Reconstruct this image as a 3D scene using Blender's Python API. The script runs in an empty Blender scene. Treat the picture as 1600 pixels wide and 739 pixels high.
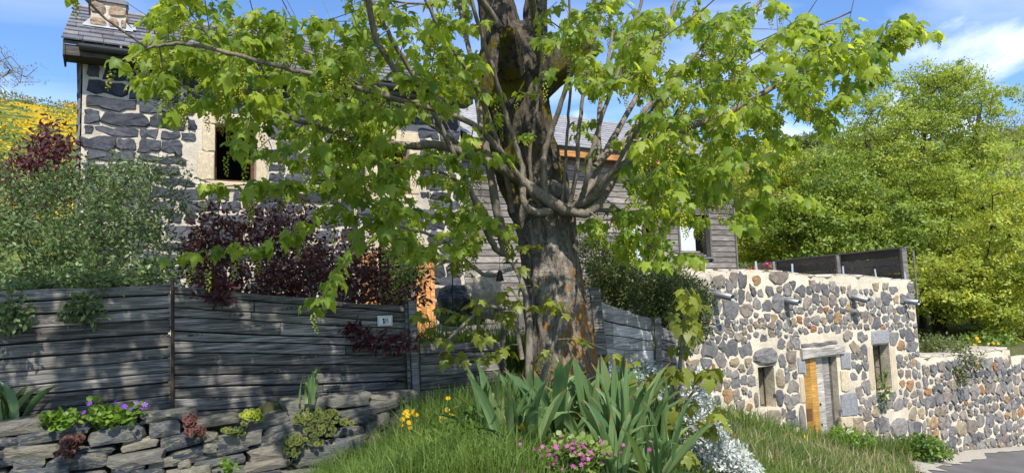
import bpy, bmesh, math, random
import numpy as np
from mathutils import Vector, Matrix
rng = np.random.default_rng(7); random.seed(7)
R = math.radians
S = bpy.context.scene
COL = S.collection
# ------------------------------------------------------------------ camera, sky, sun, exposure
FPX, CX, CY = 1110.0, 800.0, 369.5          # focal length and centre in photo pixels
EYE = np.array([0.0, 0.0, 1.6])
PITCH, ROLL = R(5.5), R(2.05)
_f = np.array([0, math.cos(PITCH), math.sin(PITCH)]); _u0 = np.array([0, -math.sin(PITCH), math.cos(PITCH)]); _r0 = np.array([1.0, 0, 0])
_r = math.cos(ROLL)*_r0 - math.sin(ROLL)*_u0
_u = math.sin(ROLL)*_r0 + math.cos(ROLL)*_u0
cam = bpy.data.cameras.new('camera'); camo = bpy.data.objects.new('camera', cam); COL.objects.link(camo)
camo.matrix_world = Matrix(((_r[0], _u[0], -_f[0], EYE[0]), (_r[1], _u[1], -_f[1], EYE[1]), (_r[2], _u[2], -_f[2], EYE[2]), (0, 0, 0, 1)))
cam.sensor_fit = 'HORIZONTAL'; cam.sensor_width = 36.0; cam.lens = 36.0*FPX/1600.0
cam.clip_start = 0.05; cam.clip_end = 2000
S.camera = camo
SUN_AZ, SUN_EL = R(163.5), R(50)            # azimuth clockwise from +Y
TOSUN = np.array([math.sin(SUN_AZ)*math.cos(SUN_EL), math.cos(SUN_AZ)*math.cos(SUN_EL), math.sin(SUN_EL)])
sun = bpy.data.lights.new('sun', 'SUN'); suno = bpy.data.objects.new('sun', sun); COL.objects.link(suno)
sun.energy = 4.8; sun.angle = R(0.53); sun.color = (1.0, 0.94, 0.84)
suno.rotation_euler = Vector(TOSUN).to_track_quat('Z', 'Y').to_euler(); suno.location = (5, -15, 25)
W = bpy.data.worlds.new('World'); S.world = W; W.use_nodes = True
nt = W.node_tree; nt.nodes.clear()
def wn(t, **k):
    n = nt.nodes.new(t)
    for a, b in k.items(): setattr(n, a, b)
    return n
sky = wn('ShaderNodeTexSky', sky_type='NISHITA', sun_disc=False, sun_elevation=SUN_EL, sun_rotation=SUN_AZ, altitude=900, air_density=1.0, dust_density=0.1, ozone_density=4.0)
tc = wn('ShaderNodeTexCoord'); mp = wn('ShaderNodeMapping'); mp.inputs['Scale'].default_value = (1.0, 1.0, 2.2); mp.inputs['Location'].default_value = (1.3, 0.7, 0.4)
n1 = wn('ShaderNodeTexNoise'); n1.inputs['Scale'].default_value = 2.3; n1.inputs['Detail'].default_value = 9; n1.inputs['Roughness'].default_value = 0.55; n1.inputs['Distortion'].default_value = 0.25
cr = wn('ShaderNodeValToRGB'); cr.color_ramp.elements[0].position = 0.53; cr.color_ramp.elements[1].position = 0.66
n2 = wn('ShaderNodeTexNoise'); n2.inputs['Scale'].default_value = 1.3; n2.inputs['Detail'].default_value = 6; n2.inputs['Distortion'].default_value = 1.2
mp2 = wn('ShaderNodeMapping'); mp2.inputs['Scale'].default_value = (1.0, 1.6, 5.0); mp2.inputs['Rotation'].default_value = (0, 0.35, 0)
cr2 = wn('ShaderNodeValToRGB'); cr2.color_ramp.elements[0].position = 0.47; cr2.color_ramp.elements[1].position = 0.9; cr2.color_ramp.elements[1].color = (0.55, 0.55, 0.55, 1)
mx = wn('ShaderNodeMath', operation='MAXIMUM')
mixc = wn('ShaderNodeMixRGB'); mixc.inputs['Color2'].default_value = (8.2, 8.4, 8.8, 1)
bg = wn('ShaderNodeBackground'); bg.inputs['Strength'].default_value = 0.148; wo = wn('ShaderNodeOutputWorld')
L = nt.links.new
L(tc.outputs['Generated'], mp.inputs[0]); L(mp.outputs[0], n1.inputs['Vector']); L(n1.outputs['Fac'], cr.inputs[0])
L(tc.outputs['Generated'], mp2.inputs[0]); L(mp2.outputs[0], n2.inputs['Vector']); L(n2.outputs['Fac'], cr2.inputs[0])
L(cr.outputs[0], mx.inputs[0]); L(cr2.outputs[0], mx.inputs[1]); L(mx.outputs[0], mixc.inputs['Fac'])
tint = wn('ShaderNodeMixRGB', blend_type='MULTIPLY'); tint.inputs['Fac'].default_value = 1; tint.inputs['Color2'].default_value = (.82, .95, 1.10, 1)
L(sky.outputs[0], tint.inputs['Color1']); L(tint.outputs[0], mixc.inputs['Color1']); L(mixc.outputs[0], bg.inputs[0]); L(bg.outputs[0], wo.inputs[0])
S.view_settings.view_transform = 'Standard'; S.view_settings.look = 'None'; S.view_settings.gamma = 1.0; S.view_settings.use_curve_mapping = False
S.view_settings.exposure = 0.55
S.cycles.max_bounces = 8; S.cycles.diffuse_bounces = 4; S.cycles.transmission_bounces = 6; S.cycles.transparent_max_bounces = 8

# ------------------------------------------------------------------ pixel helpers
def ray(px, py):
    return _f + (px-CX)/FPX*_r - (py-CY)/FPX*_u
def at(px, py, Y):
    d = ray(px, py); return EYE + d*(Y/d[1])
def atv(px, py, Y):
    px = np.asarray(px, float); py = np.asarray(py, float); Y = np.asarray(Y, float)
    d = _f[None] + ((px-CX)/FPX)[:, None]*_r[None] - ((py-CY)/FPX)[:, None]*_u[None]
    return EYE[None] + d*(Y/d[:, 1])[:, None]
def project(P):
    q = P-EYE; z = q@_f
    return CX+FPX*(q@_r)/z, CY-FPX*(q@_u)/z, z
class Frame:                                   # a vertical wall plane: local x along it, y into it, z up
    def __init__(s, x, y, ang):
        s.o = np.array([x, y, 0.0]); s.a = ang; s.x = np.array([math.cos(ang), math.sin(ang), 0]); s.n = np.array([-math.sin(ang), math.cos(ang), 0])
    def hit(s, px, py, off=0.0):
        d = ray(px, py); k = ((s.o-EYE)@s.n+off)/(d@s.n); p = EYE+k*d
        return (p-s.o)@s.x, p[2]
    def w(s, a, b, z): return s.o+s.x*a+s.n*b+np.array([0, 0, z])

# ------------------------------------------------------------------ numpy noise
def _hash(i, j, k, seed):
    h = (i*374761393 + j*668265263 + k*2147483647 + seed*1274126177) & 0xFFFFFFFF
    h = ((h ^ (h >> 13))*1274126177) & 0xFFFFFFFF
    return ((h ^ (h >> 16)) & 0xFFFF)/65535.0
def vnoise(P, seed=0):
    P = np.asarray(P, float); I = np.floor(P).astype(np.int64); F = P-I; F = F*F*(3-2*F); r = 0
    for a in (0, 1):
        for b in (0, 1):
            for c in (0, 1):
                w = (F[:, 0] if a else 1-F[:, 0])*(F[:, 1] if b else 1-F[:, 1])*(F[:, 2] if c else 1-F[:, 2])
                r = r + w*_hash(I[:, 0]+a, I[:, 1]+b, I[:, 2]+c, seed)
    return r
def fbm(P, o=4, seed=0):
    P = np.asarray(P, float); r = 0; a = .5; t = 0
    for i in range(o):
        r = r+a*vnoise(P*(2.03**i), seed+i*17); t += a; a *= .5
    return r/t
def sstep(a, b, x):
    t = np.clip((x-a)/(b-a), 0, 1); return t*t*(3-2*t)

# ------------------------------------------------------------------ object helpers
def link(o, parent=None, **props):
    COL.objects.link(o)
    if parent is not None: o.parent = parent
    for k, v in props.items():
        if v is not None: o[k] = v
    return o
def thing(name, label, cat, loc=(0, 0, 0), rz=0, group=None):
    o = bpy.data.objects.new(name, None); o.empty_display_size = .1
    o.location = [float(v) for v in loc]; o.rotation_euler = (0, 0, rz)
    return link(o, None, label=label, category=cat, group=group)
def mesh(name, V, F, m=None, smooth=False, shade=None):
    me = bpy.data.meshes.new(name)
    V = np.asarray(V, np.float32)
    if isinstance(F, np.ndarray):
        n, k = F.shape
        me.vertices.add(len(V)); me.vertices.foreach_set('co', V.ravel())
        me.loops.add(n*k); me.loops.foreach_set('vertex_index', F.ravel().astype(np.int32))
        me.polygons.add(n); me.polygons.foreach_set('loop_start', np.arange(0, n*k, k, dtype=np.int32))
        try: me.polygons.foreach_set('loop_total', np.full(n, k, np.int32))
        except Exception: pass
        me.update(calc_edges=True)
    else:
        me.from_pydata([tuple(map(float, v)) for v in V], [], [tuple(int(i) for i in f) for f in F]); me.update()
    if shade is not None:
        at_ = me.attributes.new('shade', 'FLOAT', 'POINT'); at_.data.foreach_set('value', np.asarray(shade, np.float32))
    if smooth: me.polygons.foreach_set('use_smooth', np.ones(len(me.polygons), bool))
    if m is not None: me.materials.append(m)
    me.validate()
    return me
def obj(name, me, parent=None, loc=None, rot=None, sc=None, mat=None, **props):
    o = bpy.data.objects.new(name, me)
    if loc is not None: o.location = [float(v) for v in loc]
    if rot is not None: o.rotation_euler = [float(v) for v in rot]
    if sc is not None: o.scale = [float(v) for v in sc]
    if mat is not None: o.matrix_local = mat
    return link(o, parent, **props)
BOXF = [(0, 3, 2, 1), (4, 5, 6, 7), (0, 1, 5, 4), (1, 2, 6, 5), (2, 3, 7, 6), (3, 0, 4, 7)]
class MB:                                      # collects shapes for one mesh
    def __init__(s): s.V = []; s.F = []
    def add(s, V, F):
        b = len(s.V); s.V += [tuple(v) for v in V]; s.F += [tuple(i+b for i in f) for f in F]; return s
    def box(s, x0, x1, y0, y1, z0, z1):
        return s.add([(x0, y0, z0), (x1, y0, z0), (x1, y1, z0), (x0, y1, z0), (x0, y0, z1), (x1, y0, z1), (x1, y1, z1), (x0, y1, z1)], BOXF)
    def hexa(s, bottom, top): return s.add(list(bottom)+list(top), BOXF)
    def tube(s, pts, rad, n=8, cap=True):
        V, F = tube(pts, rad, n, cap); return s.add(V, F)
    def build(s, name, m, parent=None, smooth=False, bevel=0, **props):
        me = mesh(name, s.V, s.F, m, smooth); o = obj(name, me, parent, **props)
        if bevel:
            bm = bmesh.new(); bm.from_mesh(me); bmesh.ops.bevel(bm, geom=bm.edges[:], offset=bevel, segments=1, affect='EDGES', clamp_overlap=True); bm.to_mesh(me); bm.free()
        return o
def tube(pts, rad, n=8, cap=True):
    pts = [np.asarray(p, float) for p in pts]; k = len(pts)
    if np.isscalar(rad): rad = [rad]*k
    V = []; F = []; up = None
    for i, p in enumerate(pts):
        t = pts[min(i+1, k-1)]-pts[max(i-1, 0)]; t = t/(np.linalg.norm(t)+1e-9)
        if up is None: up = np.array([0, 0, 1.0]) if abs(t[2]) < .9 else np.array([1.0, 0, 0])
        a = np.cross(t, up); a /= np.linalg.norm(a)+1e-9; b = np.cross(a, t); up = b
        for j in range(n):
            th = 2*math.pi*j/n; V.append(p+rad[i]*(math.cos(th)*a+math.sin(th)*b))
    for i in range(k-1):
        for j in range(n):
            j2 = (j+1) % n; F.append((i*n+j, i*n+j2, (i+1)*n+j2, (i+1)*n+j))
    if cap:
        F.append(tuple(range(n))[::1]); F.append(tuple((k-1)*n+j for j in range(n))[::-1])
    return V, F
def smooth_path(pts, k=6):                      # Catmull-Rom
    P = [np.asarray(p, float) for p in pts]; P = [2*P[0]-P[1]]+P+[2*P[-1]-P[-2]]; out = []
    for i in range(1, len(P)-2):
        for j in range(k):
            t = j/k; a, b, c, d = P[i-1:i+3]
            out.append(.5*((2*b)+(-a+c)*t+(2*a-5*b+4*c-d)*t*t+(-a+3*b-3*c+d)*t**3))
    out.append(P[-2]); return out
def basis(t, n):                                # columns x, y(tip), z(normal)
    t = t/(np.linalg.norm(t, axis=1, keepdims=True)+1e-9); n = n-(n*t).sum(1, keepdims=True)*t
    n = n/(np.linalg.norm(n, axis=1, keepdims=True)+1e-9); x = np.cross(t, n)
    return np.stack([x, t, n], axis=2)
def instance(bv, bf, M, P, sc, shade):          # many copies of one small shape in one array
    N = len(P); k = len(bv); V = np.einsum('nij,kj->nki', M, bv)*np.asarray(sc).reshape(N, 1, 1)+P[:, None, :]
    F = bf[None]+(np.arange(N)*k)[:, None, None]
    return V.reshape(-1, 3), F.reshape(-1, bf.shape[1]), np.repeat(shade, k)
def join(parts):
    V = []; F = []; H = []; b = 0
    for v, f, h in parts: V.append(v); F.append(f+b); H.append(h); b += len(v)
    return np.concatenate(V), np.concatenate(F), np.concatenate(H)

# ------------------------------------------------------------------ materials
class M_:
    def __init__(s, name, rough=.8, spec=.3):
        s.m = bpy.data.materials.new(name); s.m.use_nodes = True; s.nt = s.m.node_tree
        s.b = s.nt.nodes['Principled BSDF']; s.b.inputs['Roughness'].default_value = rough; s.b.inputs['Specular IOR Level'].default_value = spec
        s.out = s.nt.nodes['Material Output']
    def n(s, t, ins=None, **k):
        x = s.nt.nodes.new(t)
        for a, b in k.items(): setattr(x, a, b)
        for a, b in (ins or {}).items(): s.put(x.inputs[a], b)
        return x
    def put(s, sock, v):
        if isinstance(v, bpy.types.NodeSocket): s.nt.links.new(v, sock)
        elif isinstance(v, (tuple, list)) and len(v) == 3 and sock.type == 'RGBA': sock.default_value = (*v, 1)
        else: sock.default_value = v
    def coord(s, scale=(1, 1, 1), rand=True, kind='Object', rot=(0, 0, 0)):
        c = s.n('ShaderNodeTexCoord').outputs[kind]
        if rand:
            oi = s.n('ShaderNodeObjectInfo').outputs['Random']
            c = s.n('ShaderNodeVectorMath', {0: c, 1: s.n('ShaderNodeVectorMath', {0: oi, 1: (37.0, 53.0, 71.0)}, operation='MULTIPLY').outputs[0]}, operation='ADD').outputs[0]
        return s.n('ShaderNodeMapping', {'Vector': c, 'Scale': scale, 'Rotation': rot}).outputs[0]
    def noise(s, vec, scale=5, det=5, rough=.55, dist=0):
        return s.n('ShaderNodeTexNoise', {'Vector': vec, 'Scale': scale, 'Detail': det, 'Roughness': rough, 'Distortion': dist}).outputs['Fac']
    def ramp(s, fac, stops, interp='LINEAR'):
        r = s.n('ShaderNodeValToRGB', {'Fac': fac}); e = r.color_ramp; e.interpolation = interp
        while len(e.elements) < len(stops): e.elements.new(.5)
        for i, (p, c) in enumerate(stops):
            e.elements[i].position = p; e.elements[i].color = (*c, 1) if not np.isscalar(c) else (c, c, c, 1)
        return r.outputs['Color']
    def mix(s, fac, a, b, mode='MIX'):
        return s.n('ShaderNodeMixRGB', {'Fac': fac, 'Color1': a, 'Color2': b}, blend_type=mode).outputs[0]
    def math(s, op, a, b=0.5, clamp=False):
        return s.n('ShaderNodeMath', {0: a, 1: b}, operation=op, use_clamp=clamp).outputs[0]
    def color(s, c): s.put(s.b.inputs['Base Color'], c); return s
    def bump(s, h, strength=.5, dist=.01):
        s.put(s.b.inputs['Normal'], s.n('ShaderNodeBump', {'Height': h, 'Strength': strength, 'Distance': dist}).outputs[0]); return s
    def rnd(s): return s.n('ShaderNodeObjectInfo').outputs['Random']
    def attr(s, n='shade'): return s.n('ShaderNodeAttribute', attribute_name=n).outputs['Fac']
def plain(name, c, rough=.7, spec=.3, metal=0, var=.15, sc=12):
    M = M_(name, rough, spec); v = M.coord(); f = M.noise(v, sc, 4)
    M.color(M.mix(1.0, c, M.ramp(f, [(.3, 1-var), (.7, 1+var)]), 'MULTIPLY')); M.b.inputs['Metallic'].default_value = metal
    M.bump(f, .15, .004); return M.m
def stone_mat(name, stops, lichen=None, rough=.85, bump=.9, sc=16, dark=.55):
    M = M_(name, rough, .25); v = M.coord(); wv = M.coord(kind='Object', rand=True, scale=(1, 1, 1))
    base = M.ramp(M.rnd(), stops, 'LINEAR')
    f = M.noise(v, sc*.35, 6, .65); g = M.noise(v, sc*2.2, 5, .6)
    c = M.mix(1.0, base, M.ramp(f, [(.28, dark), (.5, 1.0), (.75, 1.45)]), 'MULTIPLY')
    c = M.mix(.6, c, M.ramp(g, [(.3, .45), (.5, 1.0), (.7, 1.5)]), 'MULTIPLY')
    if lichen:
        lf = M.noise(v, 5.0, 6, .7); c = M.mix(M.ramp(lf, [(.5, 0), (.6, .85)]), c, lichen)
    M.color(c); h = M.math('ADD', M.math('MULTIPLY', f, 1.0), M.math('MULTIPLY', g, .45)); M.bump(h, bump, .02); return M.m
def wood_mat(name, c0, c1, rough=.8, knots=True, grain=1.0, bumpk=.5):
    M = M_(name, rough, .25); v = M.coord((1, 1, 1)); vg = M.n('ShaderNodeMapping', {'Vector': v, 'Scale': (1.6, 26, 26)}).outputs[0]
    warp = M.noise(M.n('ShaderNodeMapping', {'Vector': v, 'Scale': (1.2, 5, 5)}).outputs[0], 2, 2)
    g = M.noise(vg, 2.2*grain, 6, .65, .35); g2 = M.noise(M.n('ShaderNodeMapping', {'Vector': v, 'Scale': (3, 110, 110)}).outputs[0], 1.4*grain, 4, .6)
    lo = M.noise(v, 1.7, 3)
    c = M.mix(M.ramp(g, [(.36, 0), (.64, 1)]), c0, c1)
    c = M.mix(1.0, c, M.ramp(M.rnd(), [(0, .6), (.5, .95), (1, 1.4)]), 'MULTIPLY')
    c = M.mix(.8, c, M.ramp(lo, [(.3, .6), (.7, 1.35)]), 'MULTIPLY')
    c = M.mix(.9, c, M.ramp(g2, [(.36, .45), (.62, 1.35)]), 'MULTIPLY')
    h = M.math('ADD', g, g2)
    if knots:
        vk = M.n('ShaderNodeMapping', {'Vector': v, 'Scale': (1.9, 5.5, 5.5)}).outputs[0]
        d = M.n('ShaderNodeTexVoronoi', {'Vector': vk, 'Scale': 1.25, 'Randomness': 1.0}).outputs['Distance']
        rings = M.math('SINE', M.math('MULTIPLY', M.math('ADD', d, M.math('MULTIPLY', warp, .25)), 75.0))
        msk = M.ramp(d, [(.06, 1), (.3, 0)])
        c = M.mix(M.math('MULTIPLY', msk, .38), c, M.mix(M.ramp(rings, [(.0, 0), (1, 1)]), tuple(x*.35 for x in c0), tuple(x*1.25 for x in c1)))
        c = M.mix(M.ramp(d, [(.05, .8), (.1, 0)]), c, tuple(x*.45 for x in c0))
    M.color(c); M.bump(h, bumpk, .006); return M.m
def leaf_mat(name, lo, hi, trans=.4, tcol=None, rough=.45, per_obj=False, spec=.35, tk=1.5):
    M = M_(name, rough, spec); f = M.rnd() if per_obj else M.attr()
    c = M.ramp(f, [(0, lo), (1, hi)]); v = M.coord(); c = M.mix(.5, c, M.ramp(M.noise(v, 40, 3), [(.3, .75), (.7, 1.25)]), 'MULTIPLY')
    M.color(c)
    if trans > 0:
        t = M.n('ShaderNodeBsdfTranslucent', {'Color': M.mix(1.0, c, tcol or (tk*1.15, tk, tk*.55), 'MULTIPLY')})
        x = M.n('ShaderNodeMixShader', {0: trans}); M.nt.links.new(M.b.outputs[0], x.inputs[1]); M.nt.links.new(t.outputs[0], x.inputs[2]); M.nt.links.new(x.outputs[0], M.out.inputs[0])
    return M.m

MT = {}
# mortar, stones
def mortar(name, c):
    M = M_(name, .95, .1); v = M.coord(rand=False); f = M.noise(v, 3.0, 6, .6); g = M.noise(v, 34, 5, .65)
    M.color(M.mix(.7, M.mix(1.0, c, M.ramp(f, [(.3, .78), (.7, 1.16)]), 'MULTIPLY'), M.ramp(g, [(.3, .65), (.65, 1.2)]), 'MULTIPLY'))
    st = M.noise(v, .9, 7, .7); M.color(M.mix(M.ramp(st, [(.5, 0), (.68, .5)]), M.b.inputs['Base Color'].links[0].from_socket, (.26, .23, .185)))
    M.bump(M.math('ADD', M.math('MULTIPLY', f, 2.0), g), .8, .018); return M.m
MT['mortar'] = mortar('mortar', (.62, .545, .42)); MT['mortar_house'] = mortar('mortar_house', (.52, .46, .375))
MT['basalt'] = stone_mat('basalt', [(0, (.035, .038, .048)), (.5, (.06, .064, .078)), (1, (.085, .088, .10))], bump=1.0, sc=13, dark=.4)
MT['rubble'] = stone_mat('rubble', [(0, (.11, .108, .112)), (.2, (.165, .16, .158)), (.4, (.25, .232, .21)), (.52, (.135, .133, .138)), (.6, (.2, .182, .168)), (.68, (.25, .215, .18)), (.8, (.18, .15, .13)), (.9, (.29, .24, .165)), (.975, (.31, .19, .10)), (1, (.28, .13, .06))], bump=1.0, sc=15, dark=.5)
MT['drystone'] = stone_mat('drystone', [(0, (.028, .034, .046)), (.25, (.055, .063, .078)), (.45, (.11, .115, .118)), (.62, (.20, .18, .145)), (.75, (.05, .056, .068)), (.88, (.15, .145, .13)), (1, (.26, .235, .18))], lichen=(.2, .185, .125), bump=.9, sc=11)
MT['ashlar'] = stone_mat('ashlar', [(0, (.50, .42, .29)), (1, (.44, .36, .25))], bump=.35, sc=18, dark=.8)
MT['greyblock'] = stone_mat('greyblock', [(0, (.20, .205, .22)), (1, (.26, .26, .265))], bump=.5, sc=22, dark=.7)
MT['coping'] = stone_mat('coping', [(0, (.42, .37, .29)), (1, (.34, .31, .26))], bump=.6, sc=12, dark=.7)
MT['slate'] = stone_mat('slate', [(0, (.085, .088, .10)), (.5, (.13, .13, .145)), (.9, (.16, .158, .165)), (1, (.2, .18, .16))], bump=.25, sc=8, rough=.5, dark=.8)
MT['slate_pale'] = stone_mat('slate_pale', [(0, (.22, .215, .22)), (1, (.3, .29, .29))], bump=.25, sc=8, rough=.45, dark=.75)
MT['chimney'] = stone_mat('chimney_stone', [(0, (.12, .12, .125)), (.5, (.2, .19, .17)), (1, (.28, .24, .19))], lichen=(.45, .19, .025), bump=1.0, sc=12)
# wood
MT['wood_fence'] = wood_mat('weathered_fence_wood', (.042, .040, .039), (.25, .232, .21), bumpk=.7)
MT['wood_post'] = wood_mat('weathered_post_wood', (.085, .08, .076), (.25, .23, .21), knots=False, bumpk=.8)
MT['wood_clad'] = wood_mat('silvered_cladding', (.12, .105, .095), (.27, .24, .215), bumpk=.4)
MT['wood_sunlit'] = wood_mat('sunlit_fence_wood', (.2, .19, .175), (.43, .41, .38), bumpk=.6)  # fence wood made paler, putting sunlight into its colour
MT['wood_dark'] = wood_mat('dark_terrace_wood', (.045, .04, .036), (.115, .10, .085), bumpk=.4)
MT['wood_brown'] = wood_mat('brown_wood', (.10, .045, .02), (.22, .10, .045), knots=False, bumpk=.3)
MT['wood_orange'] = wood_mat('varnished_pine', (.40, .17, .055), (.56, .28, .10), bumpk=.25, rough=.55)
MT['wood_yellow'] = wood_mat('ochre_door_paint', (.42, .22, .045), (.55, .31, .08), knots=False, bumpk=.35, rough=.6)
MT['wood_pale'] = wood_mat('bleached_wood', (.22, .20, .17), (.46, .43, .39), knots=False, bumpk=.6)
MT['dark_void'] = plain('painted_shade', (.012, .012, .012), .9)  # near-black colour for shade in rooms and between fence planks
MT['zinc'] = plain('zinc', (.22, .235, .25), .45, .5, .6, .1, 6)
MT['zinc_dark'] = plain('painted_gutter', (.05, .055, .06), .5, .5, .2, .1, 6)
MT['lead'] = plain('lead', (.36, .37, .39), .6, .4, .2, .15, 9)
MT['iron'] = plain('rusty_iron', (.06, .04, .03), .8, .3, .3, .3, 30)
MT['galv'] = plain('galvanised_steel', (.55, .57, .6), .35, .5, .8, .08, 10)
MT['enamel'] = plain('white_enamel', (.75, .76, .74), .3, .5, 0, .04, 20)
MT['ink'] = plain('dark_blue_print', (.02, .015, .03), .4, .4, 0, .05)
MT['terracotta'] = plain('terracotta', (.30, .13, .045), .8, .2, 0, .2)
MT['curtain'] = plain('pale_blind_reflection', (.5, .55, .6), .5, .4, 0, .05, 3)  # curtain in one wing window, painted glass reflection in the other
MT['red_curtain'] = plain('red_curtain', (.10, .014, .01), .9, .1, 0, .2)
MT['black_metal'] = plain('black_metal', (.015, .015, .017), .5, .4, .3, .1)
gl = M_('window_glass', .05, .5); gl.color((.02, .025, .03)); gl.b.inputs['Coat Weight'].default_value = .6; MT['glass'] = gl.m
# bark
def bark(name, a, b, lich=None, moss_shade=None, sc=1.0, bumpd=.03):
    M = M_(name, .95, .1); v = M.coord(rand=False); vs = M.n('ShaderNodeMapping', {'Vector': v, 'Scale': (9*sc, 9*sc, 2.3*sc)}).outputs[0]
    f = M.noise(vs, 2.4, 7, .68, .4); g = M.noise(v, 45*sc, 5, .6)
    c = M.mix(M.ramp(f, [(.35, 0), (.62, 1)]), a, b); c = M.mix(.7, c, M.ramp(g, [(.3, .55), (.7, 1.35)]), 'MULTIPLY')
    if lich:
        pale = M.noise(v, 9, 5, .7); c = M.mix(M.ramp(pale, [(.56, 0), (.64, .75)]), c, (.36, .34, .3))
        pos = M.n('ShaderNodeSeparateXYZ', {0: M.n('ShaderNodeTexCoord').outputs['Object']})
        hgt = M.ramp(M.math('DIVIDE', pos.outputs[2], 3.0), [(.02, .2), (.12, 1.0), (.48, .85), (.6, .12), (1, .12)])
        ln = M.noise(M.n('ShaderNodeMapping', {'Vector': v, 'Scale': (1, 1, .6)}).outputs[0], 13, 8, .75)
        side = M.ramp(M.math('ADD', M.math('MULTIPLY', pos.outputs[0], 1.1), .35), [(.15, .25), (.6, 1)])
        lm = M.ramp(M.math('MULTIPLY', M.math('MULTIPLY', ln, hgt), M.math('ADD', M.math('MULTIPLY', side, .2), .85)), [(.448, 0), (.505, .85)])
        c = M.mix(lm, c, M.mix(g, (.14, .06, .012), (.38, .19, .045)))
    if moss_shade:
        up_ = M.n('ShaderNodeSeparateXYZ', {0: M.n('ShaderNodeTexCoord').outputs['Object']}); c = M.mix(M.ramp(M.math('DIVIDE', up_.outputs[2], 5.0), [(.36, 0), (.48, .8)]), c, M.mix(M.ramp(f, [(.38, 0), (.7, 1)]), (.018, .014, .011), (.115, .092, .07)))  # old dark upper bark, with the crown's shade put into its colour
        pos = M.n('ShaderNodeSeparateXYZ', {0: M.n('ShaderNodeTexCoord').outputs['Object']})
        mm = M.ramp(M.math('DIVIDE', pos.outputs[2], 5.0), [(.3, 0), (.42, 1), (.78, 1), (.85, .3)])
        mf = M.ramp(M.math('MULTIPLY', M.noise(v, 3.6, 5, .6), mm), [(.50, 0), (.57, .9)])
        c = M.mix(mf, c, M.mix(g, (.05, .045, .006), (.17, .135, .012)))
    M.color(c); M.bump(M.math('ADD', M.math('MULTIPLY', f, 1.6), M.math('MULTIPLY', g, .4)), .9, bumpd); return M.m
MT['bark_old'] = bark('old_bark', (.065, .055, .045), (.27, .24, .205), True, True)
MT['bark_young'] = bark('young_bark', (.12, .10, .08), (.24, .21, .17), sc=1.4, bumpd=.004)
MT['bark_dark'] = bark('dark_bark', (.03, .025, .02), (.085, .07, .055), sc=1.0, bumpd=.01)
MT['bark_grey'] = bark('grey_bark', (.09, .08, .07), (.2, .18, .16), sc=1.0, bumpd=.01)
# foliage
MT['maple'] = leaf_mat('maple_leaf', (.13, .23, .03), (.38, .48, .07), .6)
MT['maple_one'] = leaf_mat('maple_leaf_single', (.13, .23, .03), (.38, .48, .07), .6, per_obj=True)
MT['sapling'] = leaf_mat('sapling_leaf', (.12, .15, .025), (.27, .31, .05), .5)
MT['sapling_one'] = leaf_mat('sapling_leaf_single', (.13, .16, .025), (.27, .31, .05), .5, per_obj=True)
MT['raceme'] = leaf_mat('maple_flower', (.28, .34, .04), (.45, .48, .08), .4)
MT['shrub_green'] = leaf_mat('shrub_leaf', (.05, .095, .03), (.18, .245, .09), .3)
MT['shrub_dense'] = leaf_mat('dense_shrub_leaf', (.045, .075, .018), (.17, .20, .06), .3)
MT['purple'] = leaf_mat('purple_leaf', (.028, .015, .014), (.105, .045, .042), .35, tcol=(2.2, .8, .7))
MT['red_leaf'] = leaf_mat('red_purple_leaf', (.035, .012, .016), (.13, .04, .045), .35, tcol=(2.0, .8, .8))
MT['tree_a'] = leaf_mat('ash_leaf', (.12, .19, .025), (.42, .50, .085), .45)
MT['tree_b'] = leaf_mat('field_leaf', (.07, .13, .018), (.33, .42, .07), .45)
MT['tree_c'] = leaf_mat('yellowgreen_leaf', (.15, .22, .025), (.48, .52, .08), .45)
MT['bud'] = leaf_mat('opening_bud', (.22, .20, .06), (.33, .32, .1), .4)
MT['grass'] = leaf_mat('grass_blade', (.05, .11, .018), (.22, .31, .075), .45)
MT['straw'] = leaf_mat('dry_grass', (.24, .21, .10), (.42, .37, .2), .3, tcol=(1, 1, 1))
MT['iris'] = leaf_mat('iris_leaf', (.075, .15, .055), (.21, .30, .115), .35, per_obj=True, rough=.4)
M = M_('iris_leaf_ribbed', .42, .35); _c = M.n('ShaderNodeTexCoord').outputs['Object']; _z = M.n('ShaderNodeSeparateXYZ', {0: _c}).outputs[2]
_c0 = M.ramp(M.rnd(), [(0, (.07, .14, .05)), (.6, (.14, .23, .085)), (1, (.22, .30, .12))]); _rib = M.noise(M.n('ShaderNodeMapping', {'Vector': M.coord(), 'Scale': (260, 40, 2)}).outputs[0], 1.0, 3); _c0 = M.mix(.7, _c0, M.ramp(_rib, [(.35, .7), (.65, 1.25)]), 'MULTIPLY')
_tip = M.math('ADD', _z, M.math('MULTIPLY', M.noise(M.coord(), 6, 3), .12)); _c0 = M.mix(M.ramp(_tip, [(.97, 0), (1.03, .9)]), _c0, (.28, .18, .07)); _c0 = M.mix(M.ramp(_z, [(.0, .6), (.18, 0)]), _c0, (.25, .27, .12)); M.color(_c0)
_t = M.n('ShaderNodeBsdfTranslucent', {'Color': M.mix(1.0, _c0, (1.6, 1.4, .8), 'MULTIPLY')}); _x = M.n('ShaderNodeMixShader', {0: .35}); M.nt.links.new(M.b.outputs[0], _x.inputs[1]); M.nt.links.new(_t.outputs[0], _x.inputs[2]); M.nt.links.new(_x.outputs[0], M.out.inputs[0]); MT['iris'] = M.m
MT['herb'] = leaf_mat('herb_leaf', (.10, .19, .02), (.2, .32, .05), .4)
MT['geranium'] = leaf_mat('pale_geranium_leaf', (.14, .21, .05), (.28, .36, .11), .4)
MT['weed'] = leaf_mat('weed_leaf', (.06, .12, .018), (.15, .24, .035), .4)
MT['silver'] = leaf_mat('silver_leaf', (.36, .39, .36), (.62, .64, .60), .25, tcol=(1, 1, 1))
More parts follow.
